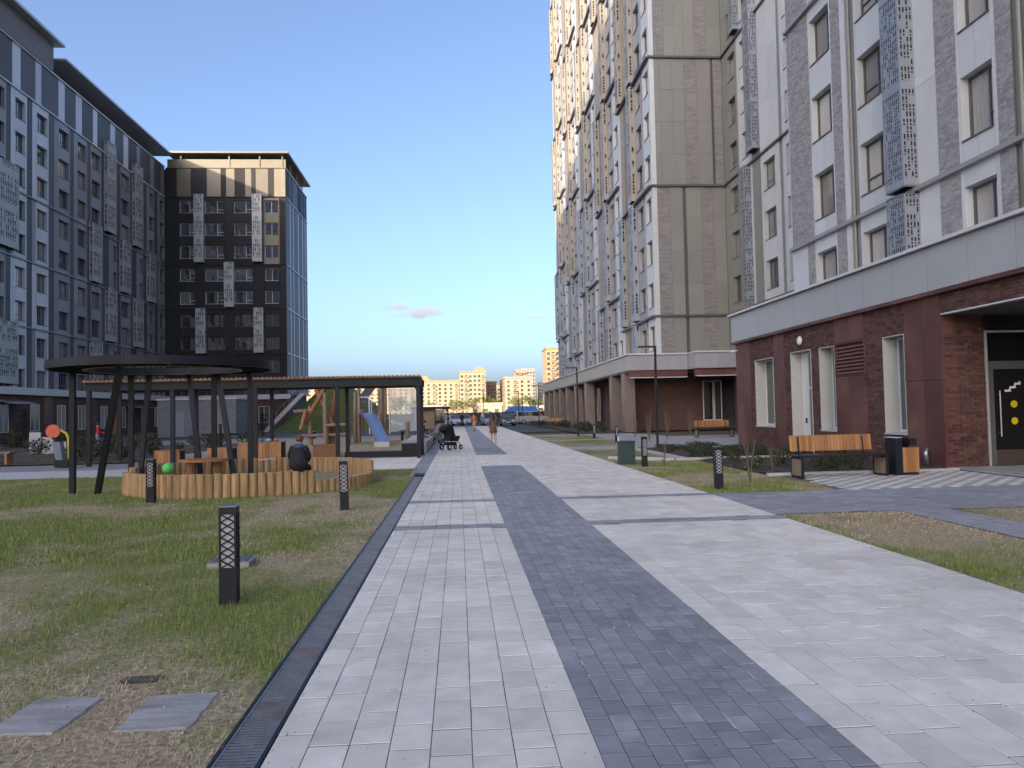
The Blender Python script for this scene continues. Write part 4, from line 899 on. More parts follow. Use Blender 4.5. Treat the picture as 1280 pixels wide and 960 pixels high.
for a, c in (((-8.0,17.66,0),(-6.75,15.9,2.76)), ((-7.53,18.7,0),(-7.55,19.4,2.76)), ((-6.19,19.0,0),(-6.73,19.75,2.76)), ((-5.26,18.5,0),(-6.0,19.65,2.76))): MB().bar(Vector(a)-rc, Vector(c)-rc, .11, .11, up=(0,1,0)).build('slanted_post', ANTH, RG)
# ---- log sandbox
SBX = thing('log_sandbox', 'round sandbox walled with upright timber logs of two heights', 'sandbox', (-4.9, 18.75, 0)); RR = 2.72
LOGM = {}
def logmesh(h, r):
    k = (round(h,2), round(r,3))
    if k not in LOGM:
        b = MB(); b.tube([(0,0,-.05),(0,0,h-.015)], r, 10, False); o = len(b.v)-10; b.add([b.v[o+i] for i in range(10)], [])
        b.tube([(0,0,h-.015),(0,0,h-.0149+.0149)], [r, r*.92], 10, False); b.cur = 1
        b.add([(r*.92*math.cos(2*math.pi*i/10), r*.92*math.sin(2*math.pi*i/10), h) for i in range(10)], [tuple(range(10))]); b.cur = 0
        LOGM[k] = b.mesh('log', [LOG, LOGTOP], False)
    return LOGM[k]
nl = 100
for i in range(nl):
    a = 2*math.pi*i/nl; d = math.degrees(a)
    if -1 < d-0 and (d > 348 or d < 4): h = .24
    elif 4 <= d < 150: h = .50
    elif 150 <= d < 186: h = .50
    elif 186 <= d < 206: h = .28
    elif 206 <= d < 310: h = .47
    else: h = .25
    o = link('log', logmesh(h, .086), SBX, (RR*math.cos(a), RR*math.sin(a), rnd.uniform(-.006,.006)), rnd.random()*6)
    o.scale = (1, 1, 1+rnd.uniform(-.012,.012))
MB().lathe([(2.62,0),(2.62,.10),(1.2,.13),(.01,.11)], 40).build('sand_fill', SAND, SBX)
LOGM.clear()
tb = thing('sandbox_table', 'low round topped timber table inside the log sandbox', 'table', (-6.0, 18.6, .1)); MB().lathe([(.55,.0),(.56,.02),(.56,.05),(.54,.06)], 24, (0,0,.5)).build('table_top', OAK, tb)
for x in (-.3, .3): MB().tube([(x,0,0),(x,0,.5)], .11, 10).build('leg', REDWOOD, tb)
tag(MB().blob((0,0,.12), (.12,.12,.12), 16, 10).build('ball', mat('green_rubber', (.12, .50, .13), .5, .05), None, (-6.65, 17.6, .47), smooth=True), 'bright green ball resting on the log rim of the sandbox', 'ball').location = (-6.1, 16.62, .465)
tag(MB().tube([(0,0,0),(0,0,.18)], [.07,.09], 12).build('sand_bucket', mat('orange_plastic', (.5, .10, .03), .4, .05), None, (-6.55, 17.6, .11)), 'orange sand bucket inside the log sandbox', 'bucket')
scn = thing('kick_scooter', 'pale kick scooter leaning against the sandbox logs', 'scooter', (-4.25, 17.2, .12)); MB().tube([(0,0,.05),(.05,.0,.55)], .014, 8).build('stem', STEEL, scn); MB().tube([(-.12,-.1,.56),(.05,0,.57),(.2,.12,.56)], .014, 8).build('handlebar', FRAME_L, scn); MB().bar((-.45,-.1,.05),(.0,0,.05),.1,.02).build('deck', STEEL, scn)
for x, y in ((.02,0),(-.48,-.11)): MB().tube([(x,y-.012,.05),(x,y+.012,.05)], .05, 12).build('wheel', ANTH, scn)

# ---- rectangular pergola and what stands under it
PG = thing('long_pergola', 'long dark metal pergola with timber topped roof in front of the playground', 'pergola', (-7.5, 28.4, 0)); ox, oy = 7.5, -28.4
PXS = (-1.5, -4.45, -7.4, -10.33, -13.25); PYS = (28.6, 31.1)
for x in PXS:
    for y in PYS: MB().box(x-.07,x+.07,y-.07,y+.07,-.02,2.68).build('post', ANTH, PG, (ox, oy, 0))
for y in PYS: MB().box(-13.37,-1.38,y-.09,y+.09,2.681,2.97).build('beam', ANTH, PG, (ox, oy, 0))
for x in PXS: MB().box(x-.05,x+.05,PYS[0]+.1,PYS[1]-.1,2.75,2.95).build('cross_beam', ANTH, PG, (ox, oy, 0))
MB().box(-13.39,-1.36,28.36,28.395,2.972,3.02).build('roof_edge_board', mat('edge_board', (.13, .075, .042), .6, .2, 5), PG, (ox, oy, 0))
sk = MB().box(0,.07,0,2.9,0,.09).mesh('roof_slat', OAK)
for i in range(77): link('roof_slat', sk, PG, (-13.37+i*.156+ox, 28.4+oy, 2.975))
for x in PXS[:2]: MB().bar((x,28.6,2.5),(x-.22,28.6,2.68),.05).bar((x,28.6,2.5),(x+.22,28.6,2.68),.05).build('brace', ANTH, PG, (ox, oy, 0))
MB().box(-4.4,-1.6,29.9,30.05,0,.22).build('base_rail', ANTH, PG, (ox, oy, 0))
def planter(x, y, w, d, h, lb, M=OAK):
    t = thing('timber_planter', lb, 'planter', (x, y, 0), group='timber seat boxes'); n = int(w/.11); k = MB().chbox(.004,w/n-.004,0,.03,0,h,.004).mesh('slat', M)
    for i in range(n): link('slat', k, t, (i*w/n, 0, .02)); link('slat', k, t, (i*w/n, d-.03, .02))
    MB().box(.01,w-.01,.035,d-.035,0,h-.02).build('core', ANTH, t); MB().chbox(-.01,w+.01,-.01,d+.01,h+.02,h+.06,.005).build('top', M, t); return t
planter(-11.1, 28.9, .9, .6, .42, 'timber slatted seat box under the pergola behind the slanted posts'); planter(-9.6, 30.1, .95, .6, .42, 'timber slatted seat box under the pergola at the grey bed')
planter(-5.7, 30.4, .9, .55, .44, 'reddish timber slatted seat box between pergola posts', REDWOOD); planter(-8.3, 29.5, 1.6, .8, .62, 'tall timber play counter with toys on its top')
for i, (x, c) in enumerate(((-8.1, (.05,.3,.08)), (-7.75, (.3,.3,.32)), (-7.5, (.05,.15,.4)), (-7.2, (.25,.4,.5)), (-6.95, (.3,.2,.1)))):
    tag(MB().blob((0,0,.07), (.09+.02*(i%2),.08,.07), 10, 6).build('toy', mat('toy_plastic_%d' % i, c, .4, .05), None, (x, 29.8, .68), smooth=True), ('green', 'grey', 'dark blue', 'light blue', 'brown')[i]+' moulded toy lying on the timber play counter', 'toy')
dk = thing('dark_planter', 'dark square planter box at the right end of the long pergola', 'planter', (-1.9, 30.6, 0)); MB().box(-.35,.3,-.3,.3,0,.45).build('box', ANTH, dk); MB().box(-.32,.27,-.27,.27,.451,.47).build('soil_top', MULCH, dk)

# ---- seating steps beside the path
st = thing('seating_steps', 'low dark concrete seating wall with pale step tops beside the path', 'seating', (-1.7, 36, 0))
MB().box(.0,.3,-3.5,14,0,.42).build('wall', CONC, st)
for i in range(7): MB().chbox(-.75,-.02,-3.2+i*2.0,-2.0+i*2.0,.0,.40,.01).build('block', ANTH, st); MB().chbox(-.77,-.01,-3.25+i*2.0,-1.95+i*2.0,.401,.45,.006).build('seat_top', KERB, st)

# ---- playground
SL = thing('slide_tower', 'timber playground tower with long blue steel slide and hooded top', 'slide', (-5.0, 42, 0))
def wchute(b, pts, w, hgt, t=.03):
    for (a, c) in zip(pts, pts[1:]):
        a, c = Vector(a), Vector(c); d = (c-a).normalized(); s = Vector((w/2, 0, 0)) if abs(d.x) < .6 else d.cross(Vector((0,0,1))).normalized()*w/2; up = s.cross(d).normalized()
        if up.z < 0: up = -up
        b.add([a-s,a+s,c+s,c-s,a-s+up*hgt,a+s+up*hgt,c+s+up*hgt,c-s+up*hgt], [(0,1,2,3),(0,3,7,4),(1,5,6,2)])
b = MB(); wchute(b, [(-.35,2.6,1.75),(.2,1.2,1.25),(.95,-1.9,.30),(1.1,-2.6,.24)], .62, .16); b.build('chute', mat('blue_steel', (.24, .33, .52), .3, .08, metal=.5), SL)
b = MB()
for s in (-1,1): b.tube([(-.35+s*.33,2.6,1.92),(.2+s*.33,1.2,1.42),(.95+s*.33,-1.9,.47),(1.1+s*.33,-2.6,.4)], .03, 8)
b.build('rails', STEEL, SL, smooth=True); MB().box(.72,1.48,-2.95,-2.55,0,.26).build('foot_block', KERB, SL)
b = MB(); b.bar((-.7,2.5,1.7),(-.7,2.5,2.65),.05).bar((.0,2.5,1.7),(.0,2.5,2.65),.05).bar((-.7,2.5,2.65),(.0,2.5,2.65),.05).bar((-.62,2.9,2.5),(.15,3.5,3.6),.06,.5).build('hood', STEEL, SL)
for x, y, h in ((-1.0,3.0,3.0), (.5,3.0,3.7), (-1.0,4.6,3.2), (.5,4.6,3.7), (.7,3.1,3.3), (2.0,3.0,1.2)): MB().tube([(x,y,0),(x+.02,y,h)], [.13,.11], 10).build('pole', GREYWOOD, SL)
MB().box(-1.0,.55,2.8,4.7,1.62,1.72).build('platform', GREYWOOD, SL); MB().box(.3,.62,3.2,4.5,1.73,3.1).build('side_board', GREYWOOD, SL)
LF = thing('log_climbing_frame', 'climbing frame of crossed reddish logs and upright timber poles', 'climbing frame', (-7.6, 43, 0))
for a, c, M in (((-.9,0,1.2),(.25,0,3.2),REDWOOD), ((-.25,.1,3.1),(.7,.1,1.0),REDWOOD), ((.3,.5,.0),(.75,.4,3.1),REDWOOD), ((-.6,.2,0),(-.62,.2,2.2),GREYWOOD), ((.28,-.1,0),(.25,-.1,2.9),GREYWOOD), ((.55,.6,0),(.55,.6,2.2),GREYWOOD), ((1.55,-.3,0),(1.55,-.3,2.85),GREYWOOD), ((-1.0,-.4,.9),(-.75,-.2,2.0),REDWOOD)): MB().tube([a, c], [.13,.11], 10).build('log', M, LF)
for a, c in (((-1.2,0,.55),(1.5,0,.6)), ((.3,-.2,1.1),(1.6,-.3,1.15)), ((-1.5,.2,1.9),(-.5,.2,1.95))): MB().tube([a, c], .09, 8).build('beam', GREYWOOD, LF)
b = MB()
for i in range(8): b.tube([(-.6+i*.28,.15,.58),(-.5+i*.24,.15,1.6)], .014, 5); b.tube([(-.6,.15,.6+i*.13),(1.4,.15,.6+i*.13)], .012, 5)
b.build('rope_net', ANTH, LF)
SPT = thing('play_toadstool', 'small round playground spring seat on a dark stem in the sand', 'play seat', (-3.55, 48.2, .01)); MB().tube([(0,0,0),(0,0,.55)], .08, 10).build('stem', ANTH, SPT); MB().lathe([(.1,.55),(.42,.62),(.40,.70),(.1,.74)], 16).build('seat', STEEL, SPT)
CF = thing('sports_court_fence', 'tall pale metal sports court fence of thin vertical bars behind the slide', 'fence', (-5.5, 66, 0))
b = MB()
for i in range(50): b.box(-.3+i*.05,-.3+i*.05+.028,0,.03,.2,3.75)
b.build('bar_panel', mat('pale_bars', (.42, .47, .49), .45, .08, metal=.2), CF)['kind'] = 'stuff'
b = MB()
for z in (.2,1.95,3.75): b.box(-.35,2.25,.031,.08,z,z+.06)
b.build('rail', STEEL, CF)
for x in (-2.9, -2.1, -1.3, -.4, 2.22): MB().box(x-.05,x+.05,-.05,.03,0,4.0).build('post', STEEL, CF)
for z in (1.2, 2.0, 2.7, 3.3, 3.9): MB().box(-2.9,-.4,.031,.07,z,z+.05).build('cross_rail', mat('dark_rail', (.12, .10, .13), .5, .1), CF)
for i in range(4): MB().tube([(-2.7+i*.55,.1,.1),(-2.6+i*.5,.1,2.7)], .06, 8).build('climbing_pole', mat('maroon_paint', (.14, .03, .06), .5, .1), CF)
# ---- fitness machine, left
FM = thing('fitness_machine', 'outdoor exercise machine with orange disc and yellow curved arm', 'exercise machine', (-14.0, 28.3, 0))
MB().tube([(-.34,-.03,1.27),(-.34,.03,1.27)], .24, 22).build('disc', mat('orange_paint', (.50, .11, .05), .5, .06), FM)
MB().tube([(-.30,.05,1.28),(-.1,.05,1.30),(.08,.05,1.2),(.16,.05,1.0),(.17,.05,.5),(.17,.05,0)], .045, 10).build('arm', mat('yellow_paint', (.55, .37, .03), .45, .06), FM, smooth=True)
MB().prism([(-.32,.9),(-.05,.9),(.06,.15),(-.16,.15)], -.14, .14).build('column', mat('blue_grey_metal', (.16, .19, .24), .4, .1, metal=.4), FM); MB().chbox(-.2,.26,-.2,.2,0,.26,.03).build('base', ANTH, FM); MB().tube([(-.34,.0,1.05),(-.2,0,.9)], .06, 8).build('neck', ANTH, FM)
for x, y, w, lb in ((-22.6, 36.2, 1.9, 'low plank bench with grey seat beside the dark bin'), (-19.0, 31.0, 1.8, 'low plank bench at the edge of the left planting bed')):
    t = thing('low_bench', lb, 'bench', (x, y, 0)); MB().chbox(0,w,-.25,.25,.42,.5,.01).build('seat', GREYWOOD, t)
    for q in (.1, w-.2): MB().box(q,q+.1,-.22,.22,0,.42).build('leg', OAK, t)
t = thing('round_bin', 'dark blue litter bin next to the low plank bench', 'bin', (-23.0, 36.3, 0)); MB().tube([(0,0,0),(0,0,.8)], [.26,.3], 14).build('body', mat('navy_paint', (.02, .03, .05), .5, .1), t); MB().tube([(0,0,.81),(0,0,.87)], .32, 14).build('lid', ANTH, t)
t = thing('play_house', 'pale grey low playhouse panels standing behind the left planting bed', 'play panel', (-20.6, 40.2, 0)); 
for i in range(3): MB().chbox(-.9+i*.62,-.36+i*.62,-.05,.05,0,1.1-.25*i,.02).build('panel', mat('pale_play_panel', (.34, .35, .37), .6, .15, 2), t)
b = MB(); b.chbox(-24.5,-19.8,29.4,29.8,-.1,.3,.02); struct('bed_edge', b, KERB)

# ---- small buildings
SU = thing('substation', 'plain grey brick substation hut with flat roof near the dark wing', 'hut', (-23, 70, 0))
MB().box(-3.6,3.2,0,5,0,3.3).build('wall', brickmat('grey_hut_brick', (.155, .16, .17), (.19, .195, .205), (.11, .11, .115), .4, .2), SU); MB().box(-3.7,3.3,-.1,5.1,3.31,3.45).build('roof', LEDGE_L, SU)
for x in (-2.4, 1.1): d = MB().box(x,x+1.1,-.04,-.005,.05,2.2).build('door', SLATE_M, SU)
KI = thing('flat_roofed_kiosk', 'low timber kiosk with dark flat roof beyond the seating steps', 'kiosk', (-2.9, 85, 0))
MB().box(-2.0,.2,0,4,0,2.15).build('wall', mat('kiosk_board', (.27, .20, .13), .7, .15, 3, stretch=(8,8,.5)), KI); MB().box(-2.4,1.9,-.5,4.4,2.16,2.4).build('roof', ANTH, KI); MB().box(.21,1.3,.3,3.7,0,2.1).build('glazing', GLASS, KI)
for x, y in ((1.6,-.3),(1.6,4.1)): MB().box(x,x+.1,y,y+.1,0,2.15).build('post', ANTH, KI)
b = MB(); nx, ny = 26, 20; vs = []
for j in range(ny+1):
    for i in range(nx+1):
        u, v = i/nx, j/ny; h = 5.2*min(1, max(0, (u-.05)/.40))*min(1, max(0, (1-u)/.42))**.8*min(1, max(0, (v-.0)/.3)); h = h*(1 if h > 0 else 0)
        vs.append((-21.5+14*u, 84+14*v, h+.12*noise.noise((u*9, v*9, 1))-.05))
b.add(vs, [(j*(nx+1)+i, j*(nx+1)+i+1, (j+1)*(nx+1)+i+1, (j+1)*(nx+1)+i) for j in range(ny) for i in range(nx)])
struct('grass_mound', b, mat('mound_grass', (.065, .10, .028), .95, .3, 3, bump=.6, second=(.11, .12, .045), bscale=30)).data.polygons.foreach_set('use_smooth', [True]*(nx*ny))
HR = thing('stair_handrail', 'slanting pale stair flank climbing the grass mound beside the dark wing', 'stairs', (-21.0, 86, 0))
MB().prism([(-.5,0),(.1,0),(4.2,4.2),(3.6,4.2)], -.2, .2).build('flank', KERB, HR); MB().tube([(-.3,-.1,.9),(3.9,-.1,5.1)], .05, 6).build('rail', STEEL, HR)
for i in range(5): MB().tube([(.2+i*.85,-.1,.3+i*.85),(.2+i*.85,-.1,1.35+i*.85)], .03, 6).build('baluster', STEEL, HR)
BP = thing('blue_pavilion', 'bright blue roofed market pavilion beyond the dark fence', 'pavilion', (12.5, 152, 0))
BL = mat('blue_sheet', (.04, .17, .50), .5, .1); MB().box(-3,2.8,0,5,0,1.7).build('wall', mat('navy_sheet', (.03,.05,.22), .5, .1), BP); MB().prism([(-3.4,1.7),(3.2,1.7),(2.6,2.8),(-2.2,2.8)], -.4, 5.4).build('roof', BL, BP)
FE = thing('boundary_fence', 'long dark brown board fence behind the parked cars', 'fence', (0, 121, 0))
fm_ = mat('fence_board', (.045, .033, .030), .7, .2, 2, obj_rand=.2); fk = MB().box(.02,2.48,-.02,.02,.08,1.72).mesh('fence_panel', fm_); pk_ = MB().box(-.05,.05,-.05,.05,0,1.85).mesh('post', ANTH)
for i in range(40): link('fence_panel', fk, FE, (-50+i*2.5, 0, -.03)); link('post', pk_, FE, (-50+i*2.5, -.08, -.03))

# ---- distant sunlit blocks
def far_block(name, label, x0, x1, y0, dep, h, M, floors, bays, roofM=None, gable=None, side=None, z0=0):
    t = thing(name, label, 'building', ((x0+x1)/2, y0, 0), group='sunlit blocks on the horizon'); W = x1-x0
    MB().box(-W/2,W/2,0,dep,0,h).build('wall', M, t); MB().box(-W/2-.4,W/2+.4,-.4,dep+.4,h,h+1.0).build('roof', roofM or M, t)
    wk = MB().box(0,1.5,-.03,.15,0,1.5).mesh('window', mat('far_glass', (.06, .055, .055), .3, .2, obj_rand=.5)); bk = MB().box(0,2.6,-.8,-.02,0,1.2).mesh('balcony', mat('far_balcony', (.2, .165, .12), .7, .1, obj_rand=.25))
    fh = (h-2)/floors
    for f in range(floors):
        for b_ in range(bays):
            x = -W/2+W*(b_+.5)/bays-.75; o = link('window', wk, t, (x, -.01, 1.6+f*fh))
            if b_ % 4 == 1: link('balcony', bk, t, (x-.5, 0, 1.2+f*fh))
    if side:
        for f in range(floors):
            for b_ in range(side): o = link('window', wk, t, ((-W/2+.01 if x0 > 0 else W/2-.01), dep*(b_+.5)/side, 1.6+f*fh)); o.rotation_euler.z = math.pi/2 if x0 <= 0 else -math.pi/2
    for g in (gable or ()): MB().prism([(g-3.6,h+.9),(g+3.6,h+.9),(g+2.2,h+3.2),(g,h+4.2),(g-2.2,h+3.2)], -.3, 3).build('gable', roofM or M, t)
    return t
YB = mat('far_cream_wall', (.30, .25, .175), .8, .06, .3); OB = mat('far_ochre_wall', (.30, .21, .125), .8, .06, .3); GBk = mat('far_grey_wall', (.26, .24, .22), .8, .06, .3)
far_block('cream_block', 'long cream apartment block with ochre attic and small gable on the horizon', -108, 0.5, 500, 14, 22.5, YB, 8, 30, OB, (31.75, -6))
far_block('cream_block', 'taller cream block with ochre top and dark balconies on the horizon', 0.8, 17.5, 497, 16, 28, YB, 9, 6, OB, (4.6,), 3)
far_block('ochre_block', 'narrow ochre block beside the taller cream block on the horizon', 19, 25.5, 520, 14, 22, OB, 8, 3)
far_block('pale_block', 'pale block with grey flank and sunlit ochre gable end on the horizon', 29, 46, 480, 60, 23, mat('far_sand_wall', (.30, .25, .18), .8, .08, .2), 8, 4, GBk, None, 12)
far_block('pink_tower', 'pinkish tower block with flat dark roof on the horizon', 42, 50, 560, 16, 32, mat('far_pink_wall', (.34, .22, .15), .8, .06, .3), 11, 4, GBk)
far_block('grey_tower', 'faint grey tower block behind the pinkish tower on the horizon', 50.5, 62, 620, 16, 36, GBk, 12, 5)
far_block('gold_tower', 'tall golden tower block right beside the near tower edge', 45.5, 60, 395, 18, 34, mat('far_gold_wall', (.31, .235, .145), .8, .06, .3), 12, 6, OB)
far_block('beige_block', 'low beige block filling the gap between the ochre and pale blocks', 24, 33, 565, 14, 21, YB, 7, 4)
far_block('sand_block', 'faint sand coloured block between the grey tower and the golden tower', 62.5, 76, 600, 14, 24, GBk, 8, 5)
for i in range(6):      # far low roofs in front of the blocks
    far_block('low_shed', ('white', 'grey', 'tan', 'pale', 'brown', 'ochre')[i]+' low shed roof in front of the distant blocks', -40+i*22, -28+i*22, 260+i*13, 10, 3.2+(i%3)*.6, mat('shed_%d' % i, ((.55,.55,.53),(.3,.3,.3),(.4,.33,.25),(.5,.46,.42),(.2,.14,.1),(.4,.28,.15))[i], .7, .1), 1, 3)

# ---- vegetation
def leafmat(name, c1, c2):
    M = mat(name, c1, .75, .3, 2, isl_rand=.45, second=c2, spec=.2); return M
LG = leafmat('spring_leaf', (.10, .13, .035), (.16, .17, .06)); DG = leafmat('dark_leaf', (.035, .05, .022), (.055, .07, .03)); NG = leafmat('spruce_needle', (.030, .050, .030), (.05, .075, .045)); BRN = mat('bark', (.075, .058, .045), .9, .25, 8, bump=.4); TWIG = mat('twig', (.13, .105, .08), .85, .2, 8)
def leaves(b, r, n, c, rad, size):
    for _ in range(n):
        while True:
            v = Vector((r.uniform(-1,1), r.uniform(-1,1), r.uniform(-1,1)))
            if v.length < 1: break
        p = Vector(c) + Vector((v.x*rad[0], v.y*rad[1], v.z*rad[2])); a = Vector((r.uniform(-1,1), r.uniform(-1,1), r.uniform(-1,1))).normalized(); q = a.orthogonal().normalized()*size*r.uniform(.5,1.2); w = a.cross(q)*.55
        b.add([p-q, p+w, p+q, p-w], [(0,1,2,3)])
def broadleaf(h, r, nl, size, M, dense=6):
    tr = MB(); cr = MB(); tr.tube([(0,0,-.1),(0,0,h*.4),(.05*h,0,h*.8)], [h*.022,h*.016,h*.006], 7)
    for i in range(9):
        a = r.uniform(0,6.28); z = h*r.uniform(.3,.65); e = Vector((math.cos(a)*h*.22, math.sin(a)*h*.22, z+h*.22)); tr.tube([(0,0,z),e*.5+Vector((0,0,z*.5)),e], [h*.009,h*.006,h*.003], 5)
        leaves(cr, r, nl//12, e, (h*.13,h*.13,h*.12), size)
    leaves(cr, r, nl//4, (0,0,h*.68), (h*.22,h*.22,h*.3), size); return tr, cr
rt_ = random.Random(5); variants = []
for i in range(3):
    tr, cr = broadleaf(8, rt_, 420, .34, LG); variants.append((tr.mesh('trunk', BRN), cr.mesh('crown', LG)))
for i in range(34):
    x = -46+i*3.6+rt_.uniform(-1,1); y = 290+rt_.uniform(-25,30)
    if abs(x/y*FPX) > 260: continue
    t = thing('spring_tree', 'small spring tree with thin pale green crown in front of the distant blocks', 'tree', (x, y, -.05), rt_.random()*6, 'spring trees before the distant blocks'); s_ = rt_.uniform(.55, 1.1); t.scale = (s_, s_, s_); tm, cm_ = variants[i % 3]; link('trunk', tm, t); link('crown', cm_, t)
def spruce(name, label, loc, h, seed):
    r = random.Random(seed); t = thing(name, label, 'tree', loc); MB().tube([(0,0,-.1),(0,0,h)], [h*.03,.01], 7).build('trunk', BRN, t); b = MB()
    for i in range(170):
        z = h*(.06+.92*r.random()**1.1); L = (h-z)*.36*r.uniform(.7,1.1)+.05; a = r.uniform(0,6.28); d = Vector((math.cos(a), math.sin(a), -.25+.35*(z/h))); s = Vector((-math.sin(a), math.cos(a), 0))
        for k in range(10):
            p = Vector((0,0,z))+d*L*(k+1)/10; w = .16*h/2.4*(1-.06*k)*r.uniform(.7,1.2)
            for q in (-1,1): b.add([p, p+s*q*w+d*w*.5+Vector((0,0,r.uniform(-.04,.04))), p+d*w*.35], [(0,1,2)])
    b.build('crown', NG, t); return t
spruce('spruce_tree', 'young dark spruce beside the low bench at the left block', (-27.3, 50.4, 0), 2.5, 2); spruce('spruce_tree', 'small spruce by the grey substation hut', (-16.5, 66, 0), 2.2, 6)
def shrub_meshes(r, h, w, n, size, M, stems=12):
    s = MB(); c = MB()
    for i in range(stems):
        a = r.uniform(0,6.28); e = Vector((math.cos(a)*w*r.uniform(.2,.8), math.sin(a)*w*r.uniform(.2,.8), h*r.uniform(.6,1.1))); s.tube([(0,0,-.05), e*.45+Vector((0,0,.1*h)), e], [.012,.008,.003], 4)
        for _ in range(3): f = e*r.uniform(.4,.9); s.tube([f, f+Vector((r.uniform(-1,1)*w*.35, r.uniform(-1,1)*w*.35, h*r.uniform(.1,.3)))], [.005,.002], 4)
    if n: leaves(c, r, n, (0,0,h*.55), (w*.8,w*.8,h*.5), size)
    return s.mesh('stems', TWIG), (c.mesh('foliage', M) if n else None)
rs = random.Random(11); sv = [shrub_meshes(rs, .55, .5, 330, .05, DG) for _ in range(3)]; bare = [shrub_meshes(rs, 1.0, .28, 10, .03, LG, 7) for _ in range(2)]
def put_shrub(name, label, group, x, y, s, mesh, z=0, flat=1):
    t = thing(name, label, 'shrub', (x, y, z), rs.random()*6, group); t.scale = (s, s, s*rs.uniform(.85,1.15)*flat); link('stems', mesh[0], t)
    if mesh[1]: link('foliage', mesh[1], t)
for i in range(26):
    x, y = rs.uniform(-23.5,-13), rs.uniform(31,49); put_shrub('low_shrub', 'low dark shrub growing in the left mulch bed', 'shrubs in the left bed', x, y, rs.uniform(.7,1.6), sv[i%3])
for i in range(14): put_shrub('low_shrub', 'low dark shrub growing along the left block', 'shrubs along the left block', rs.uniform(-33,-25), rs.uniform(36,58), rs.uniform(1.0,2.0), sv[i%3])
for i in range(10): put_shrub('low_shrub', 'low dark shrub growing in the bed behind the bench', 'shrubs behind the bench', 7.6+i*.42+rs.uniform(-.1,.1), rs.uniform(18.3,22.8), rs.uniform(.5,.8), sv[i%3])
for i in range(34): put_shrub('ground_juniper', 'spreading juniper in the kerbed bed before the wing', 'junipers in the kerbed bed', 7.5+rs.random()*4.0, 24.3+rs.random()*7.0, rs.uniform(.75,1.05), sv[i%3], flat=.45)
for i in range(16): put_shrub('low_shrub', 'low dark shrub in the bed along the tower podium', 'shrubs along the tower', rs.uniform(8.7,11.6), 54+rs.random()*40, rs.uniform(.8,1.3), sv[i%3])
for i, (x, y, s_, lb) in enumerate(((6.17, 16.1, 1.0, 'bare young sapling on the verge between bollard and bench'), (5.7, 21.2, .7, 'bare young sapling behind the cabinet side bollard'), (9.6, 38.5, 1.5, 'bare thin sapling nearest the lamp post before the tower wall'), (11.2, 41, 1.4, 'bare thin sapling left of the bench at the tower wall'), (14.0, 46, 1.6, 'bare thin sapling behind the tower bench'), (10.4, 45, 1.3, 'bare thin sapling against the dark tower podium'), (7.7, 18.6, .8, 'bare sapling at the end of the plank bench'))):
    put_shrub('young_sapling', lb, None, x, y, s_, bare[i%2])
# bark chips and dry leaves in the beds
b = MB(); rc_ = random.Random(3)
for i in range(2600):
    q = rc_.random(); x, y = (rc_.uniform(7.35,11.85), rc_.uniform(17.8,23.6)) if q < .6 else (rc_.uniform(-24,-12.7), rc_.uniform(30,36)); a = rc_.uniform(0,6.28); l, w = rc_.uniform(.02,.06), rc_.uniform(.01,.025); z = .045+rc_.random()*.05; ca, sa = math.cos(a), math.sin(a); tz = rc_.uniform(-.03,.03)
    b.add([(x-ca*l-sa*w,y-sa*l+ca*w,z),(x-ca*l+sa*w,y-sa*l-ca*w,z),(x+ca*l+sa*w,y+sa*l-ca*w,z+tz),(x+ca*l-sa*w,y+sa*l+ca*w,z+tz)], [(0,1,2,3)])
o = b.build('bark_chips', mat('bark_chip', (.11, .085, .065), .9, .2, 9, isl_rand=.5)); o['kind'] = 'stuff'; tag(o, 'loose bark chips strewn over the planting beds', 'bark')

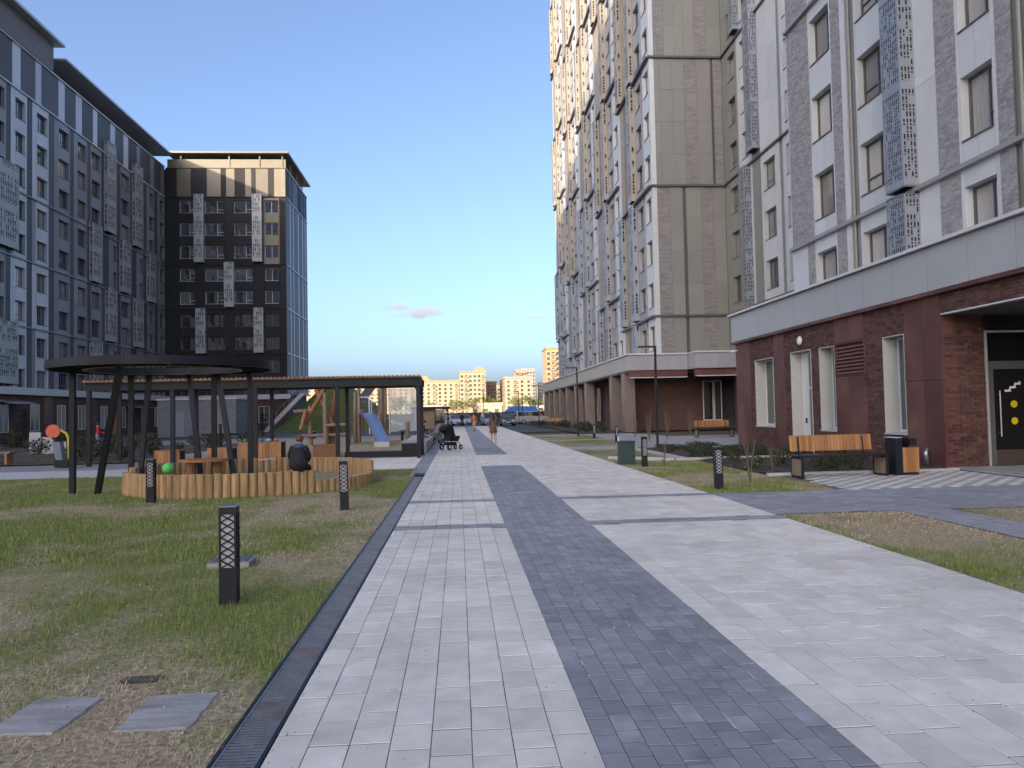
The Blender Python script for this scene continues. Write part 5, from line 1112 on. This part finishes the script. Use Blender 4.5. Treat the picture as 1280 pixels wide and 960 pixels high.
# ---- cars
def make_car(name, label, loc, rz, colr, L=4.4, W=1.78, H=1.48, kind='hatch'):
    t = thing(name, label, 'car', loc, rz, 'cars parked before the fence'); pm = mat(name+'_paint_%d' % int(colr[0]*1000+colr[2]*77), colr, .3, .04, 1, spec=.6); gl = MATS['window_glass']
    hw = W/2; h1 = H*.58
    if kind == 'van': prof = [(-L/2,.3),(-L/2,h1),(-L/2+.08,H-.05),(-L/2+.25,H),(L*.12,H),(L*.26,h1+.05),(L/2-.1,h1-.18),(L/2,.55),(L/2,.3)]
    else: prof = [(-L/2,.32),(-L/2,h1-.05),(-L/2+.15,h1+.08),(-L*.33,H-.06),(-L*.2,H),(L*.06,H-.01),(L*.25,h1+.05),(L/2-.25,h1-.14),(L/2-.02,.55),(L/2,.32)]
    b = MB(); n = len(prof)
    def ring(y, f): return [(x*(1-.02*f), y, z) for x, z in prof]
    secs_ = []
    for y, f in ((-hw+.02,1),(-hw+.1,0),(hw-.1,0),(hw-.02,1)): secs_.append([(x, y*(1-.13*max(0,(z-h1)/(H-h1))), z if not f else min(z, H-.03)) for x, y, z in ring(y, f)])
    vs = [v for s in secs_ for v in s]; fs = [(k*n+i, k*n+(i+1)%n, (k+1)*n+(i+1)%n, (k+1)*n+i) for k in range(3) for i in range(n)] + [tuple(range(n)), tuple(range(4*n-1,3*n-1,-1))]
    b.add(vs, fs).build('body', pm, t, smooth=False)
    e = .012
    for sgn in (-1,1):
        y0 = sgn*(hw-.02)*.985+sgn*e; y1 = sgn*(hw-.02)*.885+sgn*e
        g = MB(); xs_ = (-L*.30,-L*.2,L*.05,L*.22) if kind != 'van' else (-L*.46,-L*.45,L*.11,L*.23)
        g.add([(xs_[0],y0,h1+.08),(xs_[1],y1,H-.09),(xs_[2],y1,H-.09),(xs_[3],y0,h1+.08)], [(0,1,2,3)]); g.build('side_window', gl, t)
    g = MB(); wx0, wx1 = (L*.255, L*.08) if kind != 'van' else (L*.262, L*.13); g.add([(wx0,-hw*.86,h1+.09),(wx0,hw*.86,h1+.09),(wx1,hw*.78,H-.03),(wx1,-hw*.78,H-.03)], [(0,1,2,3)]); o = g.build('windscreen', gl, t); o.location.x = .03
    g = MB(); wx0, wx1 = (-L/2+.17, -L*.325) if kind != 'van' else (-L/2+.01, -L/2+.08); g.add([(wx0-.03,-hw*.84,h1+.1),(wx0-.03,hw*.84,h1+.1),(wx1-.03,hw*.76,H-.1),(wx1-.03,-hw*.76,H-.1)], [(0,1,2,3)]); g.build('rear_window', gl, t)
    for sy in (-1,1):
        MB().box(L/2-.12,L/2+.005,sy*hw*.62-.17,sy*hw*.62+.17,.58,.72).build('headlight', mat('headlight_lens', (.6,.6,.6), .15, .02), t); MB().box(-L/2-.008,-L/2+.1,sy*hw*.72-.12,sy*hw*.72+.12,.68,.86).build('tail_light', mat('tail_lens', (.3,.01,.01), .2, .02), t)
        for sx in (-1,1):
            w = MB().tube([(sx*L*.3,sy*(hw-.2),.31),(sx*L*.3,sy*(hw+.005),.31)], .31, 16).build('wheel', mat('tyre', (.012,.012,.013), .8, .1), t); MB().tube([(sx*L*.3,sy*(hw+.006),.31),(sx*L*.3,sy*(hw+.015),.31)], .19, 12).build('rim', STEEL, w)
    MB().box(L/2-.03,L/2+.012,-.55,.55,.34,.5).build('bumper_grille', ANTH, t); MB().box(L/2+.013,L/2+.02,-.26,.26,.42,.53).build('number_plate', FRAME_L, t); return t
PI2 = math.pi/2
make_car('parked_car', 'white hatchback parked by the kiosk before the fence', (-.9, 104, -.03), -PI2+.5, (.6,.6,.6)); make_car('parked_car', 'pale blue car parked beside the white hatchback', (.75, 110, -.03), -PI2, (.35,.4,.48)); make_car('parked_car', 'silver blue car parked facing the end of the path', (3.9, 101.5, -.03), -PI2+.1, (.25,.30,.38), H=1.6)
make_car('parked_car', 'dark grey car parked facing the path by the far verge', (6.0, 96, -.03), -PI2, (.05,.065,.075), H=1.55); make_car('parked_car', 'white car parked behind the silver van', (8.2, 112, -.03), -PI2, (.62,.62,.62)); make_car('parked_van', 'silver van parked sideways in front of the fence', (10.4, 108, -.03), 0.05, (.34,.34,.35), L=4.9, H=1.75, kind='van'); make_car('parked_car', 'grey saloon parked next to the silver van', (13.6, 106, -.03), -PI2, (.3,.3,.3))
make_car('parked_car', 'white car parked behind the sports court fence', (-9.0, 92, -.03), .3, (.58,.58,.6))
# ---- people
SKIN = mat('skin', (.42, .25, .17), .6, .05); 
def person(label, loc, rz, h, pose, top, legs, shoes=(.03,.03,.035), hair=(.02,.014,.01), longhair=False, group=None, skirt=None, arms='down'):
    s = h/1.75; t = thing('person', label, 'person', loc, rz, group)
    J = {'pel': (0,0,.94), 'waist': (0,0,1.08), 'chest': (0,.0,1.30), 'neck': (0,.0,1.47), 'nk2': (0,.015,1.53), 'head': (0,.03,1.60), 'top': (0,.02,1.70)}
    for n_, sx in (('l',-1), ('r',1)):
        J['sh'+n_] = (sx*.17,0,1.42); J['el'+n_] = (sx*.23,-.02,1.14); J['wr'+n_] = (sx*.23,.08,.90); J['ha'+n_] = (sx*.23,.11,.81); J['hip'+n_] = (sx*.09,0,.90); J['kn'+n_] = (sx*.10,.02,.50); J['an'+n_] = (sx*.10,-.01,.09); J['to'+n_] = (sx*.11,.15,.035)
    if pose == 'walk':
        J['knl'] = (-.10,.16,.52); J['anl'] = (-.10,.20,.10); J['tol'] = (-.10,.36,.05); J['knr'] = (.10,-.04,.50); J['anr'] = (.10,-.26,.14); J['tor'] = (.10,-.12,.04)
        J['ell'] = (-.23,-.10,1.16); J['wrl'] = (-.22,-.12,.93); J['hal'] = (-.22,-.10,.84); J['elr'] = (.23,.06,1.14); J['wrr'] = (.22,.20,.96); J['har'] = (.22,.26,.90)
    if pose == 'sit':
        for n_, sx in (('l',-1), ('r',1)): J['hip'+n_] = (sx*.09,.02,.50); J['kn'+n_] = (sx*.12,.42,.52); J['an'+n_] = (sx*.12,.46,.10); J['to'+n_] = (sx*.13,.62,.04); J['el'+n_] = (sx*.25,.05,.76); J['wr'+n_] = (sx*.15,.28,.66); J['ha'+n_] = (sx*.10,.34,.62); J['sh'+n_] = (sx*.18,.03,.98)
        J.update({'pel': (0,0,.52), 'waist': (0,-.02,.66), 'chest': (0,.01,.87), 'neck': (0,.05,1.03), 'nk2': (0,.07,1.09), 'head': (0,.10,1.16), 'top': (0,.09,1.26)})
    if arms == 'front':
        for n_, sx in (('l',-1), ('r',1)): J['el'+n_] = (sx*.22,.06,1.16); J['wr'+n_] = (sx*.14,.28,1.12); J['ha'+n_] = (sx*.12,.36,1.13)
    E_ = [('pel','waist','t'),('waist','chest','t'),('chest','neck','t'),('neck','nk2','s'),('nk2','head','s'),('head','top','s')]
    for n_ in 'lr': E_ += [('chest','sh'+n_,'t'),('sh'+n_,'el'+n_,'t'),('el'+n_,'wr'+n_,'t'),('wr'+n_,'ha'+n_,'s'),('pel','hip'+n_,'p'),('hip'+n_,'kn'+n_,'p'),('kn'+n_,'an'+n_,'p'),('an'+n_,'to'+n_,'f')]
    rad = {'pel':(.15,.12),'waist':(.145,.11),'chest':(.165,.12),'neck':(.07,.065),'nk2':(.055,.055),'head':(.085,.10),'top':(.065,.075),'sh':(.075,.075),'el':(.052,.052),'wr':(.038,.038),'ha':(.042,.026),'hip':(.095,.1),'kn':(.065,.068),'an':(.045,.048),'to':(.042,.03)}
    names = list(J); me = bpy.data.meshes.new('body'); me.from_pydata([Vector(J[n_])*s for n_ in names], [(names.index(a), names.index(b)) for a, b, _ in E_], [])
    o = bpy.data.objects.new('tmp', me); col.objects.link(o); o.modifiers.new('skin', 'SKIN'); o.modifiers.new('sub', 'SUBSURF').levels = 2
    for i, n_ in enumerate(names):
        r_ = rad.get(n_) or rad[n_[:-1]]; me.skin_vertices[0].data[i].radius = (r_[0]*s, r_[1]*s); me.skin_vertices[0].data[i].use_root = (n_ == 'pel')
    bpy.context.view_layer.update(); ev = o.evaluated_get(bpy.context.evaluated_depsgraph_get()); nm_ = bpy.data.meshes.new_from_object(ev); bpy.data.objects.remove(o)
    key = str(abs(hash((top, legs, shoes))) % 9999)
    for M in (SKIN, mat('top_'+str(top), top, .85, .18, 14), mat('legs_'+str(legs), legs, .85, .12, 12), mat('shoe_'+str(shoes), shoes, .6, .1)): nm_.materials.append(M)
    seg = [(Vector(J[a])*s, Vector(J[b])*s, {'s':0,'t':1,'p':2,'f':3}[k]) for a, b, k in E_]
    for p_ in nm_.polygons:
        c = p_.center; best = 9; bi_ = 0
        for a, b, k in seg:
            d = b-a; q = max(0, min(1, (c-a).dot(d)/d.length_squared)); l = (c-a-d*q).length
            if l < best: best = l; bi_ = k
        p_.material_index = bi_; p_.use_smooth = True
    link('body', nm_, t); hd = Vector(J['head'])*s; b = MB(); b.blob((hd.x, hd.y-.018*s, hd.z+.045*s), (.098*s,.108*s,.105*s), 12, 8)
    if longhair: b.blob((hd.x, hd.y-.085*s, hd.z-.17*s), (.10*s,.05*s,.27*s), 10, 8)
    b.build('hair', mat('hair_'+str(hair), hair, .5, .15, 20, stretch=(8,8,1)), t, smooth=True)
    fc = MB(); fc.blob((hd.x, hd.y+.098*s, hd.z+.0*s), (.013*s,.02*s,.02*s), 6, 4)
    fc.build('nose', SKIN, t, smooth=True)
    for q in (-1,1): MB().blob((hd.x+q*.032*s, hd.y+.09*s, hd.z+.028*s), (.012*s,.008*s,.009*s), 6, 4).build('eye', ANTH, t, smooth=True)
    if skirt: MB().lathe([(.15*s,1.0*s),(.20*s,.8*s),(.22*s,.66*s)], 16).build('skirt', mat('skirt_'+str(skirt), skirt, .85, .3, 12), t, smooth=True)
    return t
a_ = R(304); sp_ = (-4.9+2.72*math.cos(a_), 18.75+2.72*math.sin(a_))
sd = person('person sitting on the sandbox logs in a black jacket with blue hood, back turned', (sp_[0], sp_[1]-.02, .09), -.1, 1.7, 'sit', (.012,.013,.018), (.02,.02,.025), hair=(.10,.05,.025))
sd.scale = (.9, .9, .9)
MB().blob((0,.0,1.0), (.14,.11,.07), 14, 8).build('hood', mat('blue_fleece', (.06,.09,.17), .9, .15, 9), sd, smooth=True); MB().lathe([(.21,.46),(.22,.62),(.19,.85),(.12,.98)], 18).build('jacket_skirt', mat('black_jacket', (.012,.013,.018), .8, .2, 9), sd, smooth=True).scale = (1,.72,1)
person('person with long dark hair in a brown patterned top walking on the path', (1.7, 38.6, 0), 0, 1.62, 'walk', (.13,.075,.05), (.40,.26,.18), longhair=True, skirt=(.10,.065,.05), shoes=(.45,.4,.36))
person('person in an orange brown top and beige trousers far along the path', (1.3, 67.2, 0), 2.6, 1.62, 'walk', (.35,.13,.06), (.36,.26,.15), arms='down')
person('person in a red jacket and blue jeans reaching forward at the left bed', (-18.75, 41.4, 0), -1.2, 1.55, 'stand', (.42,.02,.035), (.14,.22,.36), arms='front')
person('small child in a white hooded suit near the red jacket', (-18.0, 41.0, 0), 2.4, 1.05, 'stand', (.55,.54,.52), (.52,.5,.48), hair=(.5,.48,.46), shoes=(.3,.15,.1))
person('person in dark clothes seated on the pale topped steps, closer to the stroller', (-2.0, 38.6, .0), -PI2, 1.7, 'sit', (.015,.015,.02), (.09,.10,.12)); person('person in dark clothes seated farther along the pale topped steps', (-2.05, 43.8, 0), -PI2, 1.7, 'sit', (.012,.012,.014), (.02,.02,.025))
person('person in black standing by the parked pale cars', (.35, 97, -.03), 3.0, 1.75, 'stand', (.012,.012,.015), (.015,.015,.02)); person('child in dark clothes crouched on the playground by the log frame', (-8.7, 47, .01), 1.0, 1.15, 'sit', (.05,.03,.06), (.02,.025,.05))
# ---- strollers
def stroller(label, loc, rz, fab):
    t = thing('stroller', label, 'stroller', loc, rz, 'strollers by the path'); F_ = mat('stroller_fabric_%s' % fab[0], fab, .85, .15, 9)
    b = MB()
    for x in (-.2,.2): b.tube([(x,.42,.14),(x,-.05,.62),(x,-.5,1.02)], .014, 6).tube([(x,-.38,.14),(x,.05,.6)], .014, 6)
    b.tube([(-.2,-.5,1.02),(.2,-.5,1.02)], .018, 6).tube([(-.2,-.38,.14),(.2,-.38,.14)], .012, 6); b.build('frame', ANTH, t, smooth=True)
    MB().prism([(-.30,.55),(-.28,.40),(.22,.36),(.34,.52),(.36,.60),(.08,.60),(-.10,.98),(-.2,1.0)], -.19, .19).build('seat', F_, t).rotation_euler.z = math.pi/2
    h = MB(); k = 7
    pr = [(-.32+.30*math.cos(math.pi*(.05+.85*i/k)), .78+.32*math.sin(math.pi*(.05+.85*i/k))) for i in range(k+1)]; vs = [(-.21,y,z) for y,z in pr]+[(.21,y,z) for y,z in pr]+[(-.21,-.25,.68),(.21,-.25,.68)]
    h.add(vs, [(i,i+1,i+k+2,i+k+1) for i in range(k)]+[(i,2*k+2,i+1) for i in range(k)]+[(i+k+1,i+k+2,2*k+3) for i in range(k)]); h.build('hood', F_, t)
    MB().box(-.17,.17,-.3,.15,.2,.34).build('basket', F_, t)
    for x, y, r_ in ((-.24,-.38,.14),(.24,-.38,.14),(-.17,.42,.11),(.17,.42,.11)):
        w = MB().tube([(x-.025,y,r_),(x+.025,y,r_)], r_, 16).build('wheel', MATS['tyre'], t); MB().tube([(x-.028,y,r_),(x+.028,y,r_)], r_*.55, 12).build('rim', FRAME_L, w)
    return t
stroller('black folding stroller standing on the pale paving', (-.36, 34.5, 0), -.75, (.013,.013,.015)); stroller('grey stroller parked beside the pale topped steps', (-1.2, 41.2, 0), 2.2, (.12,.13,.135))
t = thing('spinner_bike', 'dark round playground spinner in the left plaza', 'play spinner', (-12.8, 42.3, 0)); b = MB(); b.tube([(.95*math.cos(i*.4189),.95*math.sin(i*.4189),.75) for i in range(16)], .05, 6, False); b.tube([(-.9,0,.75),(.9,0,.75)], .04, 6).tube([(0,-.9,.75),(0,.9,.75)], .04, 6); b.build('ring', ANTH, t); MB().tube([(0,0,0),(0,0,1.3)], .08, 8).build('post', ANTH, t)
